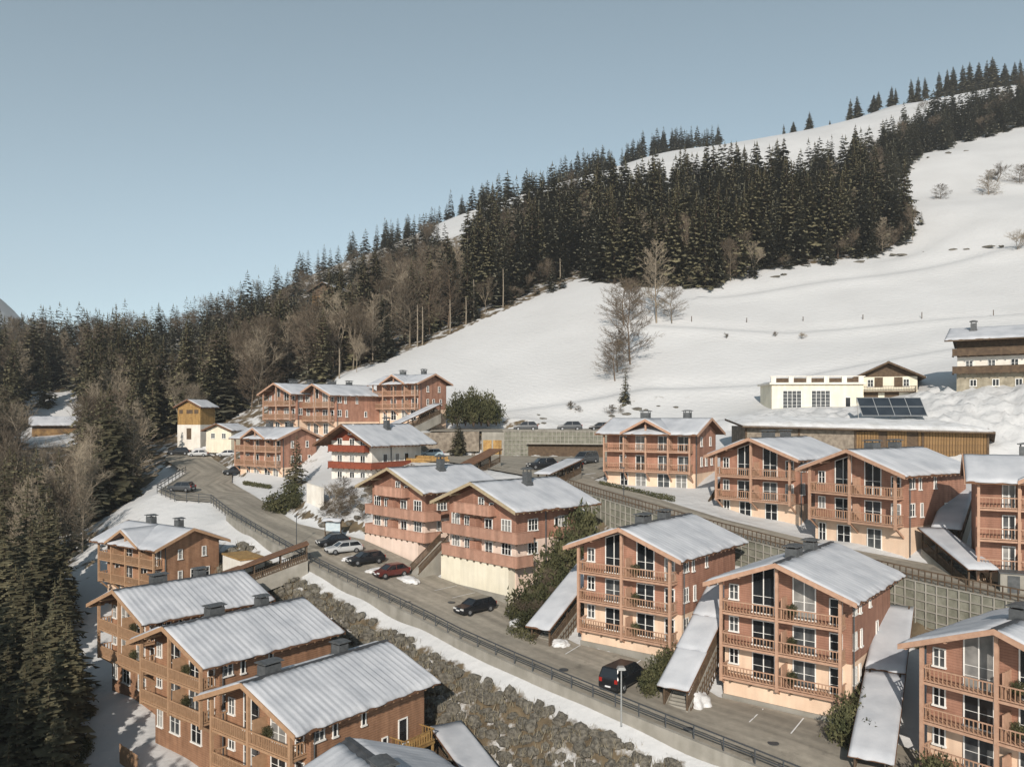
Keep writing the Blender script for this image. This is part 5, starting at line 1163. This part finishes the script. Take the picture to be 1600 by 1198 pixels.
# dead trunks along the wood's lower edge
for i, (X_, yt, yb, d) in enumerate(((740, 438, 500, 250), (786, 425, 485, 258), (703, 460, 513, 240), (728, 462, 505, 246), (652, 475, 540, 232), (660, 478, 538, 233), (875, 408, 455, 268), (530, 545, 592, 205))):
    x = (X_-800)/1268.65*d; h = (yb-yt)*d/1268.65
    lab = ['tallest pale dead trunk at the wood edge', 'pale dead trunk against the dark spruces, right of the tallest', 'pale dead trunk left of the tallest one', 'short pale dead trunk just left of the tallest', 'left one of two close pale dead trunks', 'right one of two close pale dead trunks', 'thin utility pole at the top of the snow meadow', 'pole at the foot of the wood behind the joined chalets'][i]
    mb = MB(); mb.tube((0, 0, -1), (.1, 0, h*.5), .2, .16, 7); mb.tube((.1, 0, h*.5), (0, 0, h), .16, .1, 7)
    for k in range(4): mb.tube((.05, 0, h*(.4+.14*k)), (.5*math.cos(k*2.3), .5*math.sin(k*2.3), h*(.46+.14*k)), .04, .015, 4)
    tag(mb.build('dead_trunk' if i < 6 else 'pole', M['bark_pale'], None, loc=(x, d, float(gzv([x], [d])[0])+CZ)), lab, 'trunk' if i < 6 else 'pole')

# evergreen bushes
def leaf_cloud(n, rx, ry, rz, seed, leaf=.22, up=.0):
    r = np.random.default_rng(seed); p = r.normal(0, 1, (n, 3)); p /= np.linalg.norm(p, axis=1)[:,None]; p *= (r.random(n)**.42)[:,None]
    lump = 1+.28*np.sin(p[:,0]*7+seed)*np.cos(p[:,1]*6)+.2*np.sin(p[:,2]*9+p[:,0]*5)
    p *= lump[:,None]; p = p*np.array((rx, ry, rz)); p[:,2] += rz*.85; p = p[p[:,2] > -.1]
    n = len(p); a = r.normal(0, 1, (n, 3)); a[:,2] += up; a /= np.linalg.norm(a, axis=1)[:,None]; b = np.cross(a, r.normal(0, 1, (n, 3))); b /= np.linalg.norm(b, axis=1)[:,None]
    sz = leaf*(.6+.8*r.random(n))[:,None]
    return np.stack([p-b*sz*.45, p+b*sz*.45, p+a*sz*1.7], 1)
BUSH = [tri_mesh('foliage', leaf_cloud(1500, 1, 1, 1.0, s, .12, u), M['bush']) for s, u in ((1, .4), (2, 1.2), (3, .8))]
FEATHER = [tri_mesh('foliage', leaf_cloud(1500, 1, 1, 1.6, s, .13, 2.2), M['bush']) for s in (5, 6)]
BRUSH = [tri_mesh('twigs', leaf_cloud(700, 1, 1, .8, s, .2, 1.2)*np.array((1, 1, 1)), M['twigs']) for s in (8, 9)]
stem = MB()
for k in range(5): stem.tube((0, 0, -.3), (.35*math.cos(k*1.3), .35*math.sin(k*1.3), .9), .05, .02, 5)
stem = stem.mesh('stem', M['bark'])
def bush(label, group, x, y, s, sz=1.0, kind=BUSH, v=0, name='evergreen_bush', z=None, cat='bush'):
    z = float(gzv([x], [y])[0]) if z is None else z
    t = thing(name, label, cat, (x, y, z+CZ-.1), (x*3.7) % 6.28, group); t.scale = (s, s, s*sz)
    link('stem', stem, t); link(kind[v % len(kind)].name.split('.')[0], kind[v % len(kind)], t); return t
GB = 'evergreens on the bank beside the broad cream-walled house'
for i, (x, y, s, sz) in enumerate(((.9, 84.2, 1.5, 1.3), (2.6, 86.4, 1.7, 1.3), (4.2, 88.6, 1.8, 1.4), (1.6, 81.8, 1.3, 1.0), (3.2, 83.8, 1.5, 1.3), (6.0, 90.6, 1.8, 1.5), (5.2, 86.2, 1.4, 1.4), (8.2, 94.0, 1.9, 1.6), (7.4, 97.4, 1.8, 1.5))):
    bush('dense evergreen bush on the planted bank beside the cream garage wall', GB, x, y, s, sz, BUSH, i)
for i, (x, y, s, sz) in enumerate(((11.5, 68.2, .95, .9), (12.4, 69.8, .95, .95), (13.4, 71.3, .9, 1.0), (14.4, 72.8, .85, 1.0), (15.4, 74.2, .8, 1.0))):
    bush('feathery evergreen in the row along the stepped stairway', 'evergreens along the stepped stairway', x, y, s, sz, FEATHER, i)
for i, (x, y, s, sz) in enumerate(((24.6, 60.6, 1.2, .85), (25.9, 61.8, 1.25, .9), (27.2, 63.2, 1.1, .9), (26.2, 59.4, 1.1, .8))):
    bush('dark evergreen at the corner of the peach wall by the shaded stairway', 'evergreens beside the shaded stairway', x, y, s, sz, FEATHER, i)
for i, (x, y, s, sz) in enumerate(((27.2, 53.2, 1.2, .9), (28.6, 54.4, 1.1, .9), (26.2, 51.8, 1.2, .8))):
    bush('evergreen in the shade at the foot of the corner chalet', 'evergreens at the corner chalet', x, y, s, sz, FEATHER, i)
for i, (x, y, s, sz) in enumerate(((-12.0, 163, 1.8, .8), (-9.4, 164, 2.0, .95), (-6.2, 163.4, 2.0, .9), (-3.2, 164, 1.8, .8), (-10.8, 160.8, 1.8, 1.1), (-7.6, 160.6, 1.9, 1.2), (-4.6, 161.2, 1.8, 1.05), (-8.0, 166.5, 2.0, 1.05), (-5.0, 166.2, 2.0, 1.0))):
    bush('round evergreen in the clump beside the snow meadow', 'clump of round evergreens', x, y, s, sz, FEATHER, i, z=-1.0)
c, tr = SPR[2]; place_tree('spruce_tree', 'single dark conifer in front of the rubble wall', None, c, tr, -9.9, 149.6, -6.9, 7.0/26, .3, sx=1.3)
c, tr = SPR[1]; place_tree('spruce_tree', 'small ragged conifer at the bottom of the meadow below the leafless trees', None, c, tr, 23.9, 172, float(gzv([23.9], [172])[0]), 8.0/26, .3, sx=1.3)
c, tr = SPR[0]; place_tree('spruce_tree', 'dark conifer between the white chalet and the chalet at the bend', None, c, tr, -37.6, 141, float(gzv([-37.6], [141])[0]), 9/26, .9, sx=1.5)
for i, (x, y, s, sz) in enumerate(((-36.4, 127.5, 1.9, 1.0), (-35.0, 129.5, 1.7, 1.0), (-38.2, 129, 1.5, .9), (-33.6, 126.4, 1.2, .9))):
    bush('dark evergreen shrub at the drive entrance below the bend', 'shrubs at the drive entrance', x, y, s, sz, BUSH, i)
rock_spots = []; shrub_spots = []
for i in range(70):
    f = i/25; x = -30+15*rt.random(); y = 112.5+ (x+30)*.25 + rt.uniform(0, 12)
    if road_near([x], [y])[0][0] < 1.2 or y > 128 : continue
    if (x > -21 and y < 118): continue
    rock_spots.append((x, y, i))
for i, (X_, Y_, d, s) in enumerate(((1135, 520, 205, .9), (1253, 531, 200, 1.3), (1211, 526, 203, .5), (1470, 285, 330, 4), (1545, 275, 330, 7), (1595, 245, 340, 5), (1560, 255, 345, 5), (1590, 385, 255, 4.5), (890, 640, 172, 1.5), (903, 642, 171, 1.0), (970, 645, 168, 1.2), (955, 640, 168, 1.3))):
    x = (X_-800)/1268.65*d
    lab = ['leafless bush alone on the meadow, left of three', 'leafless bush alone on the meadow, largest of three', 'tiny bush between two others on the meadow', 'leafless bush nearest to the spruces on the steep slope', 'large leafless thicket on the steep upper slope', 'leafless thicket at the right edge of the upper slope', 'leafless thicket above the large one on the upper slope', 'leafless thicket cut by the right edge above the meadow path', 'thin leafless shrub at the foot of the meadow', 'smaller thin shrub at the foot of the meadow', 'low dark shrub behind the wide cross-gabled chalet', 'low shrub left of the small ragged conifer'][i]
    shrub_spots.append((lab, x, d, s, i))
for i in range(9):                            # hedge plants along the road at the planted bank and the bend
    pass
def twig_shrub(label, group, x, y, h, sx, v):
    c, tr, _, _ = BARE[v % len(BARE)]; t = place_tree('leafless_shrub', label, group, c, tr, x, y, float(gzv([x], [y])[0])-h*.25, h/13, v*1.1, 'bush', sx); return t
pot = MB().tube((0, 0, 0), (0, 0, .38), .16, .22, 10).mesh('pot', M['dark_wood'])
for hx, hy, hz_, yw, nfl, nm in POTS:
    c_, s_ = math.cos(R(yw)), math.sin(R(yw))
    for k in range(nfl):
        u_, v_ = .85, 1.0; t = thing('potted_shrub', 'dark potted shrub on the %s balcony of the %s' % (('top', 'second', 'lowest')[k], nm), 'plant', (hx+u_*c_+v_*s_, hy-u_*s_+v_*c_, hz_-2.75*k-.99+CZ), k*1.7, 'potted shrubs on the balconies')
        link('pot', pot, t); q = link('foliage', BUSH[k % 3], t, (0, 0, .3), 0, (.42, .42, .5))
def hedge(label, pts, w_, h_, seed):
    P = polyline([(p[0], p[1], 0) for p in pts], .35); r = np.random.default_rng(seed); T = []; o = Vector((P[0].x, P[0].y, gz(P[0].x, P[0].y)+CZ))
    for p in P:
        n = 60; q = r.uniform(-1, 1, (n, 3))*np.array((.3, w_/2, h_/2)); q[:,2] += h_/2; q += np.array((p.x-o.x, p.y-o.y, gz(p.x, p.y)+CZ-o.z))
        a = r.normal(0, 1, (n, 3)); a[:,2] += .8; a /= np.linalg.norm(a, axis=1)[:,None]; b = np.cross(a, r.normal(0, 1, (n, 3))); b /= np.linalg.norm(b, axis=1)[:,None]
        T.append(np.stack([q-b*.06, q+b*.06, q+a*.24], 1))
    tag(link('hedge', tri_mesh('hedge', np.concatenate(T), M['bush']), None, o), label, 'hedge')
for lab, x, d, s, i in shrub_spots: twig_shrub(lab, None, x, d, max(1.6, s*1.5), 1.6, i)
for x, y, i in rock_spots:
    if i % 2: twig_shrub('brown leafless shrub among the rocks below the white chalet', 'shrubs of the rock garden', x, y, rt.uniform(1.8, 3.4), 1.4, i)
hedge('clipped hedge by the road between two stair foots', [(-.2, 80.6), (2.0, 78.6)], 1.6, 1.1, 1)
hedge('upper low hedge in the snow beside the chalet at the bend', [(-58.5, 172), (-52.0, 166)], .9, .7, 2)
hedge('lower low hedge in the snow beside the chalet at the bend', [(-50.5, 153.0), (-43.5, 146.2)], .9, .7, 3)
hedge('snowy hedge in front of the wide cross-gabled chalet', [(12.4, 113.5), (17.0, 108.0), (20.5, 103.6)], .8, .7, 4)

hedge('dark curved hedge on the shaded snow before the middle golden chalet', [(-45.5, 82.5), (-42.0, 77.5), (-38.5, 74.0), (-38.6, 71.0), (-35.5, 68.5), (-32.0, 66.5)], 1.1, .9, 5)
hedge('dark hedge at the foot of the nearest golden chalet', [(-29.5, 63.6), (-26.5, 60.6), (-24.0, 57.8)], 1.2, 1.3, 6)
for x0, y0, x1, y1, lab in ((-34.6, 71.6, -31.8, 69.0, 'yellow board fence below the middle golden chalet'), (-27.0, 62.4, -24.6, 60.2, 'yellow board fence below the nearest golden chalet')):
    z = gz((x0+x1)/2, (y0+y1)/2); t = thing('board_fence', lab, 'fence', (x0, y0, z+CZ), math.atan2(y1-y0, x1-x0)); L = math.hypot(x1-x0, y1-y0)
    bdm = _cache.setdefault('fence_board', MB().box(0, .22, -.02, .02, -.4, 1.6).mesh('board', M['trim_gold']))
    for k in range(int(L/.27)): link('board', bdm, t, (k*.27, 0, rt.uniform(-.04, .04)))
    for zz in (.3, 1.2): MB().box(0, L, .02, .07, zz, zz+.1).build('rail', M['yellow_wood'], t)

for i, (x, y) in enumerate(((1.2, 83.0), (2.2, 85.2), (3.9, 87.0), (2.8, 82.4), (5.4, 89.4), (7.0, 92.4), (4.6, 85.0), (9.0, 96.0))):
    twig_shrub('bare twiggy shrub among the evergreens on the planted bank', 'twiggy shrubs on the planted bank', x, y, 3.0+.3*(i % 3), 1.2, i)
fp = MB().box(-.07, .07, -.07, .07, -.5, 1.15).mesh('fence_post', M['dark_wood'])
for i in range(10):
    f = i/9; x = 36+126*f+rt.gauss(0, .8); y = 223-27*f+rt.gauss(0, .5)
    tag(link('fence_post', fp, None, (x, y, float(gzv([x], [y])[0])+CZ), rt.random()), 'thin dark fence post in the line crossing the snow meadow', 'fence post', 'fence posts across the meadow')

# ------------------------------------------------------------------ boulder bank below the road
BM = []
for i in range(6):
    bm = bmesh.new(); bmesh.ops.create_icosphere(bm, subdivisions=2, radius=1.0); r = random.Random(300+i)
    ax = Vector((r.uniform(.8, 1.25), r.uniform(.7, 1.0), r.uniform(.6, .9)))
    for v in bm.verts:
        n = 1+.55*mnoise.noise(v.co*1.2+Vector((i*9, 0, 0)))+.3*mnoise.noise(v.co*3.1+Vector((0, i*5, 0))); v.co = Vector((v.co.x*ax.x, v.co.y*ax.y, v.co.z*ax.z))*n
    m_ = bpy.data.meshes.new('boulder'); bm.to_mesh(m_); bm.free(); m_.materials.append(M['boulder']); BM.append(m_)
spots = []
LP = [np.array(l) for l, r in ROAD[:12]]; cum = [0]
for a, b in zip(LP[:-1], LP[1:]): cum.append(cum[-1]+np.linalg.norm((b-a)[:2]))
s_ = 8.0
while s_ < cum[-1]:
    i = max(j for j in range(len(cum)-1) if cum[j] <= s_); f = (s_-cum[i])/(cum[i+1]-cum[i]); l = LP[i]+(LP[i+1]-LP[i])*f; n0, n1 = left_normal(i), left_normal(i+1); nn = n0+(n1-n0)*f
    dd = l[2]-1.6-(BASEZ[i]*(1-f)+BASEZ[min(11, i+1)]*f); o_ = 1.9+rt.random()*.5
    while o_ < 3.6+dd*1.05:
        spots.append((l[0]+nn[0]*o_+rt.gauss(0, .18), l[1]+nn[1]*o_+rt.gauss(0, .18))); o_ += rt.uniform(.62, .98)
    s_ += rt.uniform(.72, .95)
SX = np.array([p[0] for p in spots]); SY = np.array([p[1] for p in spots]); SZ = ground_z(SX, SY)+np.array([.25*mnoise.noise((x*.02, y*.02, 3.1)) for x, y in spots])
bt = thing('boulder_bank', 'bank of rough grey-brown boulders and dry grass below the road', 'rock bank', (-4, 72, -26+CZ)); o0 = Vector(bt.location)
vis = []
for i in range(len(spots)):
    u, v = px(SX[i], SY[i], SZ[i]); vis.append((0 if (-20 < u < 1620 and v < 1215) else 1, SY[i], i))
vis.sort(); extra = []
mv = [np.array([tuple(v.co) for v in m_.vertices]) for m_ in BM]; mt = [np.array([tuple(p.vertices) for p in m_.polygons]) for m_ in BM]
for k, (hid, _, i) in enumerate(vis):
    s = rt.uniform(.42, .70); rz = rt.uniform(0, 6.28); b = rt.randrange(6)
    if k < 300 and not hid:
        q = link('boulder', BM[b], bt, Vector((SX[i], SY[i], SZ[i]+CZ+.08))-o0, rz, (s, s, s*rt.uniform(.8, 1.2)))
    else:
        c, q_ = math.cos(rz), math.sin(rz); V = mv[b]*s; V = np.stack([V[:,0]*c-V[:,1]*q_, V[:,0]*q_+V[:,1]*c, V[:,2]], 1)+np.array((SX[i]-o0.x, SY[i]-o0.y, SZ[i]+CZ+.08-o0.z)); extra.append(V[mt[b]])
if extra: link('more_boulders', tri_mesh('more_boulders', np.concatenate(extra), M['boulder']), bt)['kind'] = 'stuff'
T = []
for i in range(len(spots)):
    for k in range(24):
        p = np.array((SX[i]+rt.gauss(0, .45)-o0.x, SY[i]+rt.gauss(0, .45)-o0.y, SZ[i]+CZ-o0.z-.05)); a = np.array((rt.gauss(0, .35), rt.gauss(0, .35)-.25, .9+rt.random()*.35))*.62; b = np.array((rt.gauss(0, 1), rt.gauss(0, 1), 0)); b = b/np.linalg.norm(b)*.035
        T.append((p-b, p+b, p+a))
link('dry_grass', tri_mesh('dry_grass', np.array(T), M['grass_dry']), bt)['kind'] = 'stuff'

for x, y, i in rock_spots:
    if i % 2 == 0:
        s = rt.uniform(.4, .9); tag(link('garden_rock', BM[i % 6], None, (x, y, gz(x, y)+CZ+.1), rt.uniform(0, 6), (s, s, s*.8)), 'rough brown rock on the garden slope below the white chalet', 'rock', 'rocks of the rock garden')
for i in range(16):                           # rocks showing through the snow at the foot of the meadow
    X_ = rt.choice((795, 812, 850, 940, 955, 965, 985, 1000, 1030, 1050)); d = rt.uniform(166, 174); x = (X_+rt.uniform(-10, 10)-800)/1268.65*d; s = rt.uniform(.4, .9)
    tag(link('meadow_rock', BM[i % 6], None, (x, d, float(gzv([x], [d])[0])+CZ), rt.uniform(0, 6), (s*1.6, s, s*.6)), 'dark rock poking through the snow at the foot of the meadow', 'rock', 'rocks at the foot of the meadow')
for i in range(14):
    X_, Y_, d = ((1210, 445, 258), (1395, 388, 275), (1410, 392, 274), (1445, 392, 272), (1490, 384, 268), (1510, 381, 266), (1545, 377, 264), (1565, 376, 262), (1340, 402, 268), (1225, 438, 259), (1300, 410, 266), (1510, 225, 400), (1450, 250, 392), (1480, 235, 398))[i]
    x = (X_-800)/1268.65*d; s = rt.uniform(.5, 1.0)
    tag(link('slope_rock', BM[i % 6], None, (x, d, float(gzv([x], [d])[0])+CZ), rt.uniform(0, 6), (s*2.2, s, s*.7)), 'dark rock on the snow slope below the spruce wood', 'rock', 'rocks on the snow slope')
# painted bay lines and manhole covers on the road
def on_road(u, v, lift): 
    D, Z = road_near([u], [v]); return Vector((u, v, float(Z[0])+CZ+lift))
bl = MB()
for (x, y, dx, dy) in ((20.6, 66.6, -1.9, -2.6), (23.2, 64.6, -1.9, -2.6), (9.2, 76.4, -1.9, -2.7), (11.8, 74.4, -1.9, -2.7), (6.6, 78.2, -1.6, -2.3), (-2.0, 90.2, -2.4, -2.3), (-4.2, 92.4, -2.4, -2.3), (-6.4, 94.6, -2.4, -2.3)):
    a = on_road(x, y, .012); b = on_road(x+dx, y+dy, .012); n = Vector((-(b-a).y, (b-a).x, 0)).normalized()*.05; bl.quad(a-n, a+n, b+n, b-n)
tag(bl.build('parking_markings', M['plate']), None, None, kind='structure')
mh = MB().tube((0, 0, -.02), (0, 0, .015), .42, .42, 16).mesh('manhole_cover', M['iron'])
for x, y, lab in ((19.5, 60.6, 'manhole cover on the road below the peach wall, nearest the picture corner'), (13.6, 62.6, 'manhole cover on the road opposite the largest snow pile'), (-6.6, 88.6, 'manhole cover in front of the cream garage wall'), (-11.4, 88.4, 'manhole cover in the middle of the road near the open stair'), (4.6, 72.2, 'manhole cover on the road left of the black van')):
    tag(link('manhole_cover', mh, None, on_road(x, y, .02)), lab, 'manhole cover', 'manhole covers')

# ------------------------------------------------------------------ snow piles
def pile(label, x, y, w_, l_, h_, seed, rz=0):
    bm = bmesh.new(); bmesh.ops.create_icosphere(bm, subdivisions=4, radius=1.0)
    for v in bm.verts:
        n = 1+.3*mnoise.noise(v.co*1.6+Vector((seed, 0, 0)))+.16*mnoise.noise(v.co*4.5+Vector((0, seed, 0)))+.07*mnoise.noise(v.co*11); v.co = Vector((v.co.x*w_, v.co.y*l_, v.co.z*h_))*n
    m_ = bpy.data.meshes.new('snow_pile'); bm.to_mesh(m_); bm.free(); m_.materials.append(M['snow2'])
    for p in m_.polygons: p.use_smooth = True
    D, Z = road_near([x], [y]); z = float(Z[0]) if D[0] < 1 else gz(x, y)
    tag(link('snow_pile', m_, None, (x, y, z+CZ), rz), label, 'snow pile', 'shovelled snow piles')
pile('largest shovelled snow pile at the foot of the stepped stairway', 15.2, 67.8, 1.3, 1.5, 1.1, 1)
pile('shovelled snow pile at the foot of the stairway by the black van', 4.6, 78.4, .9, 1.0, .5, 2)
pile('low ridge of shovelled snow between the dark red car and the open stair', -12.2, 95.6, 1.0, 1.8, .4, 3, R(40))
pile('strip of shovelled snow between the dark red and the black car', -16.2, 98.0, .7, 1.7, .3, 4, R(-50))
pile('strip of shovelled snow between the black and the silver car', -19.8, 102.0, .7, 1.7, .3, 5, R(-50))
pile('heap of shovelled snow under the notice board', -24.0, 110.0, 1.0, 1.4, .6, 6)
pile('long heap of ploughed snow below the tower hut', -70.5, 187.6, 3.4, 2.0, 1.6, 7)
pile('heap of snow beside the black estate car', .9, 83.6, .9, 1.6, .4, 8, R(-35))

# ------------------------------------------------------------------ air
hz = MB().box(-2700, 2700, -75, 3300, CZ-75, CZ+590).build('haze', None); hz['kind'] = 'stuff'
hm = bpy.data.materials.new('haze'); hm.use_nodes = True; hn = hm.node_tree
for n_ in list(hn.nodes):
    if n_.type == 'BSDF_PRINCIPLED': hn.nodes.remove(n_)
pv = hn.nodes.new('ShaderNodeVolumePrincipled'); pv.inputs['Color'].default_value = (.86, .91, .95, 1); pv.inputs['Density'].default_value = .00015; pv.inputs['Anisotropy'].default_value = .0
hn.links.new(pv.outputs[0], [n_ for n_ in hn.nodes if n_.type == 'OUTPUT_MATERIAL'][0].inputs['Volume']); hz.data.materials.append(hm)
hm.cycles.homogeneous_volume = True
